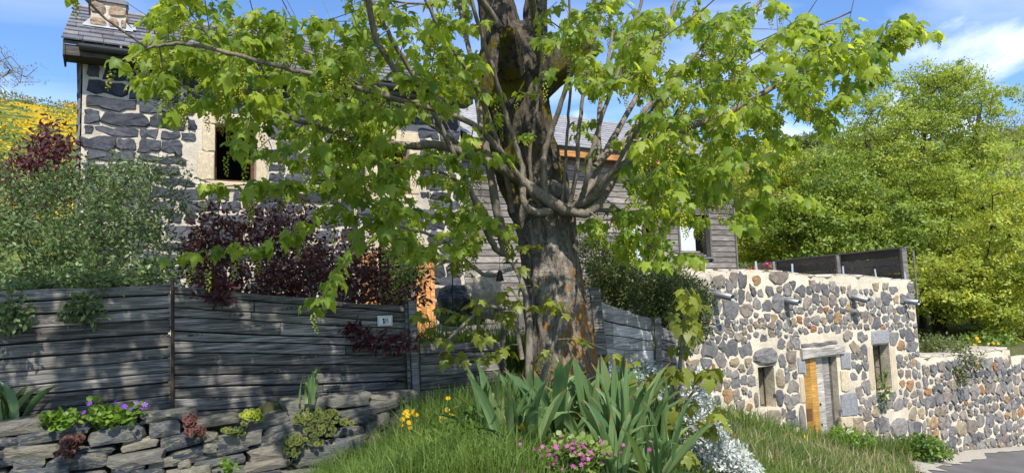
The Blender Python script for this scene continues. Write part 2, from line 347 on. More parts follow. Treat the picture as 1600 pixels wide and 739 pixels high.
MT['silver_blue'] = leaf_mat('silver_blue_leaf', (.22, .27, .25), (.40, .45, .42), .25, tcol=(1, 1, 1))
MT['semper'] = leaf_mat('rosette_green', (.055, .085, .016), (.15, .165, .035), .2, per_obj=True)
MT['semper_red'] = leaf_mat('rosette_red', (.06, .03, .022), (.16, .065, .05), .2, per_obj=True)
MT['semper_lime'] = leaf_mat('rosette_lime', (.22, .27, .02), (.32, .36, .04), .2, per_obj=True)
MT['yellow'] = leaf_mat('yellow_petal', (.72, .42, .01), (.85, .55, .02), .3, per_obj=True, tcol=(1, 1, 1))
MT['yellow_s'] = leaf_mat('yellow_bloom', (.55, .36, .005), (.75, .52, .01), .3, tcol=(1, 1, 1))
MT['pink'] = leaf_mat('pink_petal', (.34, .035, .24), (.52, .13, .36), .3, per_obj=True, tcol=(1, 1, 1))
MT['violet'] = leaf_mat('violet_petal', (.16, .04, .42), (.25, .07, .55), .3, per_obj=True, tcol=(1, 1, 1))
MT['stem'] = plain('green_stem', (.10, .16, .04), .6)
MT['fluff'] = plain('dandelion_fluff', (.55, .55, .52), .9)
# ------------------------------------------------------------------ frames of the walls
A30 = R(30)
def frame_at(px, py, Y, ang): p = at(px, py, Y); return Frame(p[0], p[1], ang)
HF = frame_at(128, 170, 12.0, A30)               # stone house front
BF = frame_at(1068, 540, 11.15, A30)             # outbuilding front
b_end, _ = BF.hit(1432, 500)
p = BF.w(b_end, 0, 0); LF = Frame(p[0], p[1], A30)
l_end, _ = LF.hit(1583, 600)
# ------------------------------------------------------------------ terrain
def sdist(X, Y, poly):                           # signed distance to a polyline, positive on its left
    P = np.stack([X, Y], 1); best = np.full(len(P), 1e9); sg = np.ones(len(P))
    for (a, b) in zip(poly[:-1], poly[1:]):
        a = np.array(a, float); b = np.array(b, float); d = b-a; t = np.clip(((P-a)@d)/(d@d), 0, 1); q = P-(a+t[:, None]*d)
        r = np.hypot(q[:, 0], q[:, 1]); cr_ = d[0]*(P[:, 1]-a[1])-d[1]*(P[:, 0]-a[0]); m = r < best-1e-9
        best = np.where(m, r, best); sg = np.where(m, np.sign(cr_), sg)
    return best*sg
bw = lambda s, o: tuple(BF.w(s, o, 0)[:2])
lw = lambda s, o: tuple(LF.w(s, o, 0)[:2])
ROAD_L = [(-40, -6), (-8, 1.2), (0, 2.4), (3, 5.2), (5.3, 9.3), (6.55, 12.1), (7.35, 13.25), lw(.5, -.30), lw(l_end*.5, -.12), lw(l_end+.3, -.15), lw(l_end+9, 0), (60, 40)]
ROAD_R = [(-40, -11), (-8, -3.4), (0, -2.4), (4.5, 1.5), (7.5, 5.0), (9.5, 8.5), (11.5, 11.0), (15, 13.5), (22, 17.5), (64, 36)]
STEP = [(-30, .5), (-9, 3.4), (-4.2, 4.55), (-2.45, 5.1), (-.9, 6.35), (.15, 6.95), (.7, 7.35), (1.05, 7.25), (1.75, 8.05), (2.2, 9.4), bw(-.1, .25), bw(b_end, .3), lw(l_end+.3, .25), lw(l_end+7, .6), (60, 42)]
def ground(X, Y):
    X = np.asarray(X, float); Y = np.asarray(Y, float)
    zr = np.where(X < 8, -.2*X, -1.6-.1*(X-8)); zr = np.where(X < -6, 1.2+.1*(-6-X)*.5, zr); zr = np.where(X > 14, -2.2-.03*(X-14), zr)
    bank = .60-.315*np.clip(X, 0, 6.0)-.25*sstep(-.3,-1.6,X); bank = np.where(X > 6, -1.29-.16*(X-6), bank)
    d = sdist(X, Y, ROAD_L); t = sstep(-.05, 1.3, d); z = zr+(bank-zr)*t
    z = z+.05*(fbm(np.stack([X*1.3, Y*1.3, 0*X], 1), 3, 5)-.5)*sstep(.2, 1, d)*2
    s = sdist(X, Y, STEP); plat = .90-.72*sstep(3.0, 9.0, X) + .12*(fbm(np.stack([X*.4, Y*.4, 0*X], 1), 3, 9)-.5)
    dist = np.hypot(X, Y)
    hill = np.where(Y > 0, 1, .15)*(45+5*sstep(-40, -110, X)-12*sstep(0, 110, X))*sstep(26, 205, dist)*(.86+.28*fbm(np.stack([X*.012, Y*.012, 0*X+3], 1), 4, 3))
    plat = plat+hill
    z = z+(plat-z)*sstep(0, .16, s)
    dr = sdist(X, Y, ROAD_R); z = z-np.clip(-dr, 0, 30)*.12*(d < 0)
    return z
def axis(lo, hi, n0, n1, step):
    mid = np.arange(n0, n1+1e-6, step); a = []; x = n0; h = step
    while x > lo: h *= 1.17; x -= h; a.append(x)
    b = []; x = n1; h = step
    while x < hi: h *= 1.17; x += h; b.append(x)
    return np.array(a[::-1]+list(mid)+b)
gx = axis(-420, 420, -7, 16, .11); gy = axis(-60, 460, 1.0, 20, .11)
GX, GY = np.meshgrid(gx, gy); Zg = ground(GX.ravel(), GY.ravel())
nx, ny = len(gx), len(gy); I = np.arange(nx*ny).reshape(ny, nx)
Fg = np.stack([I[:-1, :-1].ravel(), I[:-1, 1:].ravel(), I[1:, 1:].ravel(), I[1:, :-1].ravel()], 1)
M = M_('ground', .95, .1); v = M.coord(rand=False, kind='Object')
f = M.noise(v, .9, 6, .6); g = M.noise(v, 9, 6, .65); far = M.noise(v, .06, 7, .62); far2 = M.noise(v, .35, 5, .65)
soil = M.mix(M.ramp(g, [(.3, 0), (.7, 1)]), (.05, .042, .028), (.12, .095, .06)); near = M.mix(M.ramp(f, [(.4, 0), (.6, 1)]), soil, (.07, .095, .022))
hillc = M.mix(M.ramp(far2, [(.35, 0), (.62, 1)]), (.055, .085, .02), (.12, .16, .035)); px_ = M.n('ShaderNodeSeparateXYZ', {0: M.n('ShaderNodeTexCoord').outputs['Object']}).outputs[0]; hillc = M.mix(M.math('MULTIPLY', M.ramp(M.math('ADD', M.math('MULTIPLY', far, .65), M.math('MULTIPLY', far2, .35)), [(.51, 0), (.55, 1)]), M.ramp(M.math('ADD', M.math('DIVIDE', px_, -100.0), .5), [(.5, .12), (.8, 1)])), hillc, (.38, .26, .012))
hillc = M.mix(.6, hillc, M.ramp(g, [(.3, .5), (.7, 1.4)]), 'MULTIPLY')
pos = M.n('ShaderNodeSeparateXYZ', {0: M.n('ShaderNodeTexCoord').outputs['Object']})
M.color(M.mix(M.ramp(M.math('DIVIDE', pos.outputs[1], 100.0), [(.22, 0), (.4, 1)]), near, hillc)); M.bump(g, .6, .03); MT['ground'] = M.m
obj('ground', mesh('ground', np.stack([GX.ravel(), GY.ravel(), Zg], 1), Fg, MT['ground'], True), kind='structure')
# the asphalt road follows the ground 6 mm above it
def resample(poly, n):
    P = np.array(poly); d = np.r_[0, np.cumsum(np.hypot(*np.diff(P, axis=0).T))]; t = np.linspace(0, d[-1], n); return np.stack([np.interp(t, d, P[:, 0]), np.interp(t, d, P[:, 1])], 1)
ra = resample([(-8, 1.2)]+ROAD_L[2:-1], 300); rb = resample(ROAD_R[1:-1], 300); nw = 60
tt = np.linspace(0, 1, nw); wob = (fbm(np.stack([ra[:, 0]*3, ra[:, 1]*3, 0*ra[:, 0]], 1), 4, 2)-.5)*.2
RP = ra[:, None, :]*(1-tt)[None, :, None]+rb[:, None, :]*tt[None, :, None]
edge = np.clip(1-tt*nw/6, 0, 1)[None, :]*(wob+.04)[:, None]; dv = (rb-ra)/np.linalg.norm(rb-ra, axis=1, keepdims=True); RP = RP+dv[:, None, :]*edge[:, :, None]
RX, RY = RP[..., 0].ravel(), RP[..., 1].ravel(); RZ = ground(RX, RY)+.03
I = np.arange(300*nw).reshape(300, nw); Fr = np.stack([I[:-1, :-1].ravel(), I[:-1, 1:].ravel(), I[1:, 1:].ravel(), I[1:, :-1].ravel()], 1)[:, ::-1]
M = M_('asphalt', .9, .25); v = M.coord(rand=False); f = M.noise(v, 1.2, 5); g = M.noise(v, 90, 4, .7)
M.color(M.mix(.7, M.mix(M.ramp(f, [(.3, 0), (.7, 1)]), (.085, .082, .082), (.14, .135, .13)), M.ramp(g, [(.3, .55), (.7, 1.4)]), 'MULTIPLY')); M.bump(g, .5, .006)
vg = resample([(6.2, 11.4)]+ROAD_L[5:-1], 160); vn = np.gradient(vg, axis=0); vn = np.stack([-vn[:, 1], vn[:, 0]], 1)/np.linalg.norm(vn, axis=1, keepdims=True); wv = (fbm(np.stack([vg[:, 0]*2, vg[:, 1]*2, 0*vg[:, 0]], 1), 4, 77)-.5)
VV = np.stack([vg+vn*(.16+wv*.5)[:, None]*(1-k/5)-vn*(.30+wv[::-1]*.5)[:, None]*(k/5) for k in range(6)], 1); vx, vy = VV[..., 0].ravel(), VV[..., 1].ravel(); Iv = np.arange(160*6).reshape(160, 6); Fv = np.stack([Iv[:-1, :-1].ravel(), Iv[:-1, 1:].ravel(), Iv[1:, 1:].ravel(), Iv[1:, :-1].ravel()], 1)[:, ::-1]
gm = M_('pale_gravel', .95, .1); gv = gm.coord(rand=False); gm.color(gm.mix(gm.ramp(gm.noise(gv, 40, 5, .7), [(.3, 0), (.7, 1)]), (.2, .18, .15), (.52, .48, .41))); gm.bump(gm.noise(gv, 60, 4, .7), .8, .015)
obj('gravel_verge', mesh('gravel_verge', np.stack([vx, vy, ground(vx, vy)+.042], 1), Fv.astype(np.int64), gm.m, True), kind='structure')
obj('road', mesh('road', np.stack([RX, RY, RZ], 1), Fr.astype(np.int64), M.m, True), kind='structure')

# ------------------------------------------------------------------ stones
def stone_mesh(seed, power, jit, m, rough=.35):
    r = np.random.default_rng(seed); n = 10; th = (np.arange(n)+.5+r.uniform(-.22, .22, n))*2*math.pi/n+r.uniform(-.2, .2)
    c, s = np.cos(th), np.sin(th); k = (np.abs(c)**power+np.abs(s)**power)**(-1/power); k *= 1+r.uniform(-jit, jit*.4, n)
    x = k*c; z = k*s; x = (x-(x.max()+x.min())/2)/(x.max()-x.min()); z = (z-(z.max()+z.min())/2)/(z.max()-z.min())
    V = [(x[i], 1.2, z[i]) for i in range(n)]+[(x[i], -.12, z[i]) for i in range(n)]
    V += [(x[i]*(.84+r.uniform(-.12, .07)), -.75-r.uniform(-rough, rough*.6), z[i]*(.84+r.uniform(-.12, .07))) for i in range(n)]+[(r.uniform(-.15, .15), -.9-r.uniform(-rough, rough), r.uniform(-.15, .15))]
    F = []
    for i in range(n):
        j = (i+1) % n; F += [(i, j, n+j, n+i), (n+i, n+j, 2*n+j, 2*n+i), (2*n+i, 2*n+j, 3*n)]
    return mesh('stone', V, F, m)
def poly_stone(poly, m, rough=.35, seed=0, n=12, inset=.86, ref=None):
    """a stone with the given outline (x, z) about its centre; y is scaled by the object's depth"""
    r = np.random.default_rng(seed); P = np.asarray(poly, float); Q = np.concatenate([P, P[:1]]); d = np.r_[0, np.cumsum(np.hypot(*np.diff(Q, axis=0).T))]; t = (np.arange(n)+r.uniform(-.2, .2, n))/n*d[-1]; t = np.mod(t, d[-1])
    x = np.interp(t, d, Q[:, 0]); z = np.interp(t, d, Q[:, 1]); sz = ref or .02*math.sqrt(np.ptp(x)*np.ptp(z))/.1
    x = x+r.normal(0, sz*.32, n); z = z+r.normal(0, sz*.32, n); V = [(x[i], 1.2, z[i]) for i in range(n)]+[(x[i], -.12, z[i]) for i in range(n)]
    k = inset+r.uniform(-.09, .06, n); V += [(x[i]*k[i], -.75-r.uniform(-rough, rough*.6), z[i]*k[i]) for i in range(n)]+[(r.uniform(-.15, .15)*np.ptp(x), -.9-r.uniform(-rough, rough), r.uniform(-.15, .15)*np.ptp(z))]
    F = []
    for i in range(n):
        j = (i+1) % n; F += [(i, j, n+j, n+i), (n+i, n+j, 2*n+j, 2*n+i), (2*n+i, 2*n+j, 3*n)]
    return mesh('stone', V, F, m)
def rect_poly(w, h, r, j=.10):
    c = [(-w/2, -h/2), (w/2, -h/2), (w/2, h/2), (-w/2, h/2)]; jj = j*min(w, h); return [(x+r.uniform(-jj, jj), z+r.uniform(-jj, jj)) for x, z in c]
def slab_mesh(seed, m, rough, j=.10, asp=3.0):
    r = np.random.default_rng(seed); me = poly_stone([(x/asp, z) for x, z in rect_poly(asp, 1, r, j)], m, rough, seed, 12, .94, .05); return me
def clip(poly, p, nrm):
    out = []
    for i in range(len(poly)):
        a, b = poly[i], poly[(i+1) % len(poly)]; da, db = (a-p)@nrm, (b-p)@nrm
        if da <= 0: out.append(a)
        if da*db < 0: out.append(a+(b-a)*(da/(da-db)))
    return out
def rubble(parent, sites, lib_mat, gap, blocked=(), box=None, dep=(.025, .05), rough=.35, seed=0, yloc=None):
    """fitted irregular stones: weighted Voronoi cells of the sites, shrunk to leave mortar joints"""
    r = np.random.default_rng(seed); C = np.array([(q[0], q[1]) for q in sites]); Wd = np.array([math.sqrt(q[2]*q[3]) for q in sites]); cells = []
    for i in range(len(C)):
        w, h = sites[i][2:]; poly = [C[i]+np.array(q) for q in ((-w*.85, -h*.8), (w*.85, -h*.8), (w*.85, h*.8), (-w*.85, h*.8))]; d = np.hypot(*(C-C[i]).T); nb = np.argsort(d)[1:16]
        for j in nb:
            v_ = C[j]-C[i]; L_ = np.hypot(*v_)
            if L_ < 1e-4: continue
            f = Wd[i]/(Wd[i]+Wd[j]); poly = clip(poly, C[i]+v_*f, v_/L_)
            if len(poly) < 3: break
        if len(poly) < 3: continue
        for (x0, x1, z0, z1) in blocked:
            P = np.array(poly)
            if P[:, 0].max() < x0 or P[:, 0].min() > x1 or P[:, 1].max() < z0 or P[:, 1].min() > z1: continue
            dd = [(C[i][0]-x1, (x1, 0), (-1, 0)), (x0-C[i][0], (x0, 0), (1, 0)), (C[i][1]-z1, (0, z1), (0, -1)), (z0-C[i][1], (0, z0), (0, 1))]; b_ = max(dd, key=lambda q: q[0])
            if b_[0] < -.02: poly = []; break
            poly = clip(poly, np.array(b_[1], float), np.array(b_[2], float))
            if len(poly) < 3: poly = []; break
        if box is not None and len(poly) > 2:
            for p_, n_ in (((box[0], 0), (-1, 0)), ((box[1], 0), (1, 0))): poly = clip(poly, np.array(p_, float), np.array(n_, float)) if len(poly) > 2 else []
        if len(poly) < 3: continue
        P = np.array(poly); c = P.mean(0); ext = np.ptp(P, axis=0)
        if ext.min() < .05: continue
        P = (P-c)*np.maximum(1-gap*r.uniform(.8, 2.0)/ext, .45); P = P*(1 if r.random() < .72 else r.uniform(.6, .9))
        Q = []
        for k in range(len(P)):
            a, b = P[k], P[(k+1) % len(P)]; Q += [a*.91+b*.09, a*.09+b*.91]
        cells.append((float(np.ptp(P[:, 0])*np.ptp(P[:, 1])), Q, c, i, r.uniform(*dep)))
    cells.sort(key=lambda q: -q[0]); rest_ = MB()
    for k, (_, Q, c, i, dp) in enumerate(cells):
        me = poly_stone(Q, lib_mat, rough, seed*1000+i, 13, .9)
        if k < 300 or yloc is not None:
            o = obj('stone', me, parent, (c[0], 0, c[1]), None, (1, dp, 1))
            if yloc is not None: yloc(o, c)
        else: rest_.add([(v_.co[0]+c[0], v_.co[1]*dp, v_.co[2]+c[1]) for v_ in me.vertices], [tuple(p_.vertices) for p_ in me.polygons])
    if rest_.V: rest_.build('small_stones', lib_mat, parent, kind='stuff')
    cnt_ = len(cells)
    return cnt_
LIB_B = [stone_mesh(100+i, 5, .13, MT['basalt'], .55) for i in range(18)]
LIB_R = [stone_mesh(200+i, 2.9, .16, MT['rubble'], .3) for i in range(20)]
LIB_D = [slab_mesh(300+i, MT['drystone'], .05) for i in range(16)]
LIB_A = [slab_mesh(400+i, MT['ashlar'], .04, .03, 1.2) for i in range(5)]
LIB_G = [slab_mesh(500+i, MT['greyblock'], .08, .05, 1.2) for i in range(5)]
LIB_C = [stone_mesh(600+i, 3.2, .15, MT['chimney'], .4) for i in range(10)]
LIB_K = [slab_mesh(700+i, MT['coping'], .1, .08, 4) for i in range(6)]
def put_stone(parent, lib, x, z, w, h, d=.04, tilt=0, y=0, name='stone'):
    flip = random.choice((-1, 1)); me = random.choice(lib)
    return obj(name, me, parent, (x, y, z), (0, -tilt, 0), (w, d, h))
def layout(s0, s1, z0, z1, hr, wr, gap, blocked=(), jz=0.0, hv=.0, top=None, bot=None, wob=0.0, slope=0.0):
    out = []; z = z0
    while z < z1:
        h = random.uniform(*hr); s = s0-random.uniform(0, .15)
        while s < s1:
            w = random.uniform(*wr)*(h if wr[1] > 1.001 and hr[1] > 0 and wob else 1.0); a = max(s, s0); b = min(s+w, s1); s += w
            if b-a < .07: continue
            hh = h*random.uniform(1-hv, 1.0); cx = (a+b)/2; cz = z+h/2+random.uniform(-jz, jz)+slope*(cx-s0)
            if wob: cz += wob*math.sin(cx*1.7+z*2.1)
            if top is not None and cz+hh/2 > top(cx)+.02: continue
            if bot is not None and cz < bot(cx): continue
            bad = False
            for (x0, x1, y0, y1) in blocked:
                if a+gap/2 < x1 and b-gap/2 > x0 and cz-hh/2+gap/2 < y1 and cz+hh/2-gap/2 > y0:
                    # trim sideways when enough is left
                    if b > x1 and x1-a < .55*(b-a): a = x1
                    elif a < x0 and b-x0 < .55*(b-a): b = x0
                    else: bad = True; break
                    if b-a < .09: bad = True; break
            if bad: continue
            out.append(((a+b)/2, cz, b-a-gap*random.uniform(.7, 1.4), hh-gap*random.uniform(.7, 1.3)))
        z += h
    return [o for o in out if o[2] > .05 and o[3] > .05]
def wall_mesh(name, sb, zb, top, holes, thick, m, y0=0.0):
    """front and back skins of a wall with rectangular openings; the last z row follows top(s)"""
    sb = sorted(set([round(s, 4) for s in sb]+[round(v, 4) for h in holes for v in h[:2]])); zb = sorted(set([round(z, 4) for z in zb]+[round(v, 4) for h in holes for v in h[2:]]))
    V = []; F = []; ns, nz = len(sb), len(zb); idx = {}
    for k, y in enumerate((y0, y0+thick)):
        for i, s in enumerate(sb):
            for j, z in enumerate(zb):
                zz = top(s) if (j == nz-1) else z; idx[k, i, j] = len(V); V.append((s, y, zz))
    solid = lambda i, j: 0 <= i < ns-1 and 0 <= j < nz-1 and not any(h[0]-1e-4 <= sb[i] and sb[i+1] <= h[1]+1e-4 and h[2]-1e-4 <= zb[j] and zb[j+1] <= h[3]+1e-4 for h in holes)
    for i in range(ns-1):
        for j in range(nz-1):
            if not solid(i, j): continue
            F.append((idx[0, i, j], idx[0, i+1, j], idx[0, i+1, j+1], idx[0, i, j+1])); F.append((idx[1, i, j], idx[1, i, j+1], idx[1, i+1, j+1], idx[1, i+1, j]))
            if not solid(i-1, j): F.append((idx[0, i, j], idx[0, i, j+1], idx[1, i, j+1], idx[1, i, j]))
            if not solid(i+1, j): F.append((idx[0, i+1, j], idx[1, i+1, j], idx[1, i+1, j+1], idx[0, i+1, j+1]))
            if not solid(i, j-1): F.append((idx[0, i, j], idx[1, i, j], idx[1, i+1, j], idx[0, i+1, j]))
            if not solid(i, j+1): F.append((idx[0, i, j+1], idx[0, i+1, j+1], idx[1, i+1, j+1], idx[1, i, j+1]))
    return mesh(name, V, F, m)
def lin(pts):
    xs = [q[0] for q in pts]; zs = [q[1] for q in pts]; return lambda s: float(np.interp(s, xs, zs))
def niche(parent, x0, x1, z0, z1, y0, depth, m=None, name='painted_shade'):      # near-black box behind an opening, room shade put into its colour
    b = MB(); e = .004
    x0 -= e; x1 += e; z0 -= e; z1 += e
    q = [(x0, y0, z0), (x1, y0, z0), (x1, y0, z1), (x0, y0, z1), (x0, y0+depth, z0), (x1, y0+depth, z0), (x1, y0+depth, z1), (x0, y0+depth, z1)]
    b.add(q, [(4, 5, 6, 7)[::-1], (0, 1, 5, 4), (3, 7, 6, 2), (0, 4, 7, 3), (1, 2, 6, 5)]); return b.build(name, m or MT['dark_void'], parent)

# ------------------------------------------------------------------ stone house
house = thing('stone_house', 'tall dark basalt house with cream mortar, slate roof and stone chimney', 'house', (HF.o[0], HF.o[1], 0), A30)
s_split, _ = HF.hit(722, 300); zE = HF.hit(140, 90)[1]
def rect(px0, py0, px1, py1, fr=HF, off=0):
    a = fr.hit(px0, (py0+py1)/2, off)[0]; b = fr.hit(px1, (py0+py1)/2, off)[0]; m_ = (px0+px1)/2
    return a, b, fr.hit(m_, py1, off)[1], fr.hit(m_, py0, off)[1]
W1 = rect(335, 197, 400, 284); W2 = rect(590, 222, 640, 303); D1 = rect(592, 392, 650, 470); D1 = (D1[0], D1[1], .8, D1[3])
holes = [W1, W2, D1]
wall = obj('wall', wall_mesh('wall', [0, s_split], [.3, zE], lambda s: zE, holes, .55, MT['mortar_house']), house)
J = .30
surr = []
for n_, (a, b, z0, z1) in enumerate(holes):
    surr.append((a-J, b+J*(.75), z0-.16 if n_ < 2 else z0, z1+.24))
    put_stone(wall, LIB_A, (a+b)/2, z1+.115, b-a+2*J*.75, .22, .03, name='lintel')
    if n_ < 2: put_stone(wall, LIB_A, (a+b)/2, z0-.08, b-a+J, .15, .06, name='sill')
    nb = 2 if n_ < 2 else 3
    for k in range(nb):
        hh = (z1-z0)/nb
        put_stone(wall, LIB_A, a-J*.5+(.05 if k % 2 else 0), z0+hh*(k+.5), J*(.98 if k % 2 == 0 else .75), hh*.97, .03, name='jamb_block')
        put_stone(wall, LIB_A, b+J*.34, z0+hh*(k+.5), J*.66, hh*.97, .03, name='jamb_block')
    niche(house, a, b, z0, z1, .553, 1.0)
    fr_ = MB(); t = .06
    if n_ < 2:
        fr_.box(a, a+t, .2, .26, z0, z1); fr_.box(b-t, b, .2, .26, z0, z1); fr_.box(a+t, b-t, .2, .26, z1-t, z1); fr_.box(a+t, b-t, .2, .26, z0, z0+t)
        wf = fr_.build('window_frame', MT['wood_brown'], house)
cb = MB(); a, b, z0, z1 = W2
for k in range(12):
    x0 = a+.07+(b-a-.14)*k/12; x1 = a+.07+(b-a-.14)*(k+1)/12; cb.box(x0, x1, .33+.02*(k % 2), .35+.02*(k % 2), z1-.42, z1-.02)
cb.build('curtain', MT['red_curtain'], house)
for (x, z, w, h) in layout(0.02, s_split-.02, .85, zE-.04, (.17, .31), (.25, .95), .036, surr, jz=.006, hv=.08):
    k_ = int(x*1000) % 99991; me = poly_stone(rect_poly(w, h, np.random.default_rng(k_), .13), MT['basalt'], .5, k_, 12, .95); obj('stone', me, wall, (x, 0, z), (0, random.uniform(-.02, .02), 0), (1, random.uniform(.03, .06), 1))
# shutters of the door, folded back against the wall
for (x0, x1, nm) in ((565, 590, 'shutter'), (651, 680, 'shutter')):
    a, b, z0, z1 = rect(x0, 394, x1, 500, HF, -.09); z0 = .85
    sh = MB(); sh.box(a, b, -.058, -.05, z0+.02, z1-.02); so = sh.build(nm, MT['wood_orange'], house)
    n_ = 4
    for k in range(n_):
        q = MB(); q.box(a+(b-a)*k/n_+.004, a+(b-a)*(k+1)/n_-.004, -.085, -.0585, z0, z1-.004*k); q.build('shutter_plank', MT['wood_orange'], so, bevel=.004)
    for zz in (z1-.28, z0+.3):
        q = MB(); q.box(a+.02, b-.02, -.112, -.0855, zz-.06, zz+.06); q.build('batten', MT['wood_orange'], so, bevel=.004)
# roof
PT = math.tan(R(27)); OV = .46; RD = 4.1
zr0 = zE+.10
def roofz(y, base=None): return (zr0 if base is None else base)+(y+OV)*PT
rx0, rx1 = -.28, s_split+.12
def roof_deck(parent, x0, x1, base, m, rd=RD, th=.06):
    b = MB(); pr = [(-OV, base), (rd, base+(rd+OV)*PT), (2*rd+OV, base)]
    V = [(x, y, z) for x in (x0, x1) for (y, z) in pr]+[(x, y, z-th) for x in (x0, x1) for (y, z) in pr]
    b.add(V, [(0, 3, 4, 1), (1, 4, 5, 2), (6, 7, 10, 9), (7, 8, 11, 10), (0, 6, 9, 3), (2, 5, 11, 8), (0, 1, 7, 6), (1, 2, 8, 7), (3, 9, 10, 4), (4, 10, 11, 5)]); return b.build('roof', m, parent)
roof = roof_deck(house, rx0, rx1, zr0, MT['wood_dark'])
pa = math.atan(PT); SL = (RD+OV)/math.cos(pa); nrow = 9; ex = SL/nrow
sl = MB(); sl.box(-.5, .5, 0, 1, 0, .022)
slate_me = mesh('slate', sl.V, sl.F, MT['slate'])
for r_ in range(nrow):
    x = rx0-.03-(.18 if r_ % 2 else 0)
    while x < rx1:
        w = random.uniform(.3, .42); a, b = max(x, rx0-.03), min(x+w, rx1+.03); x += w
        if b-a < .08: continue
        yy = -OV-.05+ex*r_*math.cos(pa); zz = zr0+(yy+OV)*PT+.03
        obj('slate', slate_me, roof, ((a+b)/2, yy, zz+random.uniform(0, .006)), (pa-.045, 0, random.uniform(-.008, .008)), (b-a-.008, ex+.12, random.uniform(.8, 1.2)))
rd_ = MB(); rd_.tube([(rx0-.03, RD, zr0+(RD+OV)*PT+.03), (rx1, RD, zr0+(RD+OV)*PT+.03)], .09, 8); rd_.build('ridge_tile', MT['slate'], roof)
b = MB(); b.box(rx0-.0, rx0+.03, -OV-.02, .2, zr0-.26, zr0-.065); b.build('barge_board', MT['wood_dark'], house)
b = MB(); b.box(rx0+.03, rx1, -OV+.02, -OV+.05, zr0-.24, zr0-.062); b.build('fascia', MT['wood_dark'], house)
b = MB(); b.box(rx0+.032, rx1, -OV+.052, -.002, zr0-.235, zr0-.215); b.build('soffit', MT['wood_dark'], house)
# half-round gutter with collars
V = []; F = []; gr = .085
for i, x in enumerate((-.05, rx1)):
    for j in range(9):
        th = math.pi+math.pi*j/8
        for rr in (gr, gr-.008): V.append((x, -OV-.075+rr*math.cos(th), zr0-.075+rr*math.sin(th)))
for j in range(8):
    F += [(2*j, 2*j+2, 18+2*j+2, 18+2*j), (2*j+1, 18+2*j+1, 18+2*j+3, 2*j+3)]
F += [tuple(range(0, 18, 2))[::-1], tuple(range(18, 36, 2)), (0, 18, 19, 1), (16, 17, 35, 34)]
gut = obj('gutter', mesh('gutter', V, F, MT['zinc_dark']), house)
for k in range(6):
    x = .55+k*1.1; q = MB(); q.tube([(x, -OV-.075, zr0-.075), (x+.03, -OV-.075, zr0-.075)], gr+.006, 16); q.build('gutter_collar', MT['zinc_dark'], gut)
# slates hung on the gable, standing proud of the corner
for k in range(15):
    z = zE-.1-k*.27; q = MB()
    q.hexa([(-.075-.02*(k % 2)*.5, .05, z-.3), (-.03, .05, z-.3), (-.03, 1.1, z-.3), (-.09, 1.1, z-.3)], [(-.045, .05, z), (-.02, .05, z), (-.02, 1.1, z), (-.05, 1.1, z)]); q.build('gable_slate', MT['slate'], house)
gw = MB(); V = [(-.001, .001, .3), (-.001, 8.2, .3), (-.001, 8.2, zE), (-.001, RD, zE+RD*PT+.2), (-.001, .001, zE)]
gw.add(V+[(.5, y, z) for (_, y, z) in V], [(0, 1, 2, 3, 4)[::-1]]); gw.build('gable_wall', MT['mortar_house'], house)
bk = MB(); bk.box(.0, s_split, 7.7, 8.2, .3, zE); bk.build('rear_wall', MT['mortar_house'], house)
# chimney: find where the ray through its base meets the roof
for off in np.arange(0, 3.5, .02):
    s_, z_ = HF.hit(140, 44, off)
    if z_ < roofz(off): break
ch_y = off; cx0 = HF.hit(139, 25, ch_y)[0]; cx1 = HF.hit(199, 25, ch_y)[0]; czt = HF.hit(170, 5, ch_y)[1]; cd = .75
cm = MB(); cm.box(cx0+.03, cx1-.03, ch_y, ch_y+cd, roofz(ch_y)-.2, czt); chim = cm.build('chimney', MT['mortar_house'], house)
for (x, z, w, h) in layout(cx0, cx1, roofz(ch_y)+.05, czt, (.2, .28), (.2, .4), .025, hv=.15, jz=.02): put_stone(chim, LIB_C, x, z, w, h, .05, random.uniform(-.1, .1), y=ch_y)
for (x, z, w, h) in layout(ch_y, ch_y+cd, roofz(ch_y)+.2, czt, (.2, .28), (.2, .4), .025, hv=.15):
    o = put_stone(chim, LIB_C, 0, z, w, h, .05); o.location = (cx1-.03, x, z); o.rotation_euler = (0, 0, R(90))
cm = MB(); cm.box(cx0-.02, cx1+.02, ch_y-.05, ch_y+cd+.05, czt+.0, czt+.06); cm.build('chimney_slab', MT['slate'], house)
cm = MB(); cm.box(cx0+.1, cx1-.1, ch_y+.06, ch_y+cd-.06, czt+.062, czt+.5); cm.build('chimney_cap', MT['chimney'], house)
fl = MB()
for (a, b, y0_, y1_) in ((cx0-.1, cx1+.1, ch_y-.2, ch_y+.0),):
    fl.add([(a, y0_, roofz(y0_)+.075), (b, y0_, roofz(y0_)+.075), (b, y1_-.005, roofz(y1_)+.075), (a, y1_-.005, roofz(y1_)+.075), (cx0+.02, y1_-.012, roofz(y1_)+.2), (cx1-.02, y1_-.012, roofz(y1_)+.2)], [(0, 1, 2, 3), (3, 2, 5, 4)])
fl.add([(cx1+.0, ch_y, roofz(ch_y)+.08), (cx1+.16, ch_y, roofz(ch_y)+.08), (cx1+.16, ch_y+cd, roofz(ch_y+cd)+.08), (cx1, ch_y+cd, roofz(ch_y+cd)+.08)], [(0, 1, 2, 3)])
fl.build('lead_flashing', MT['lead'], house)

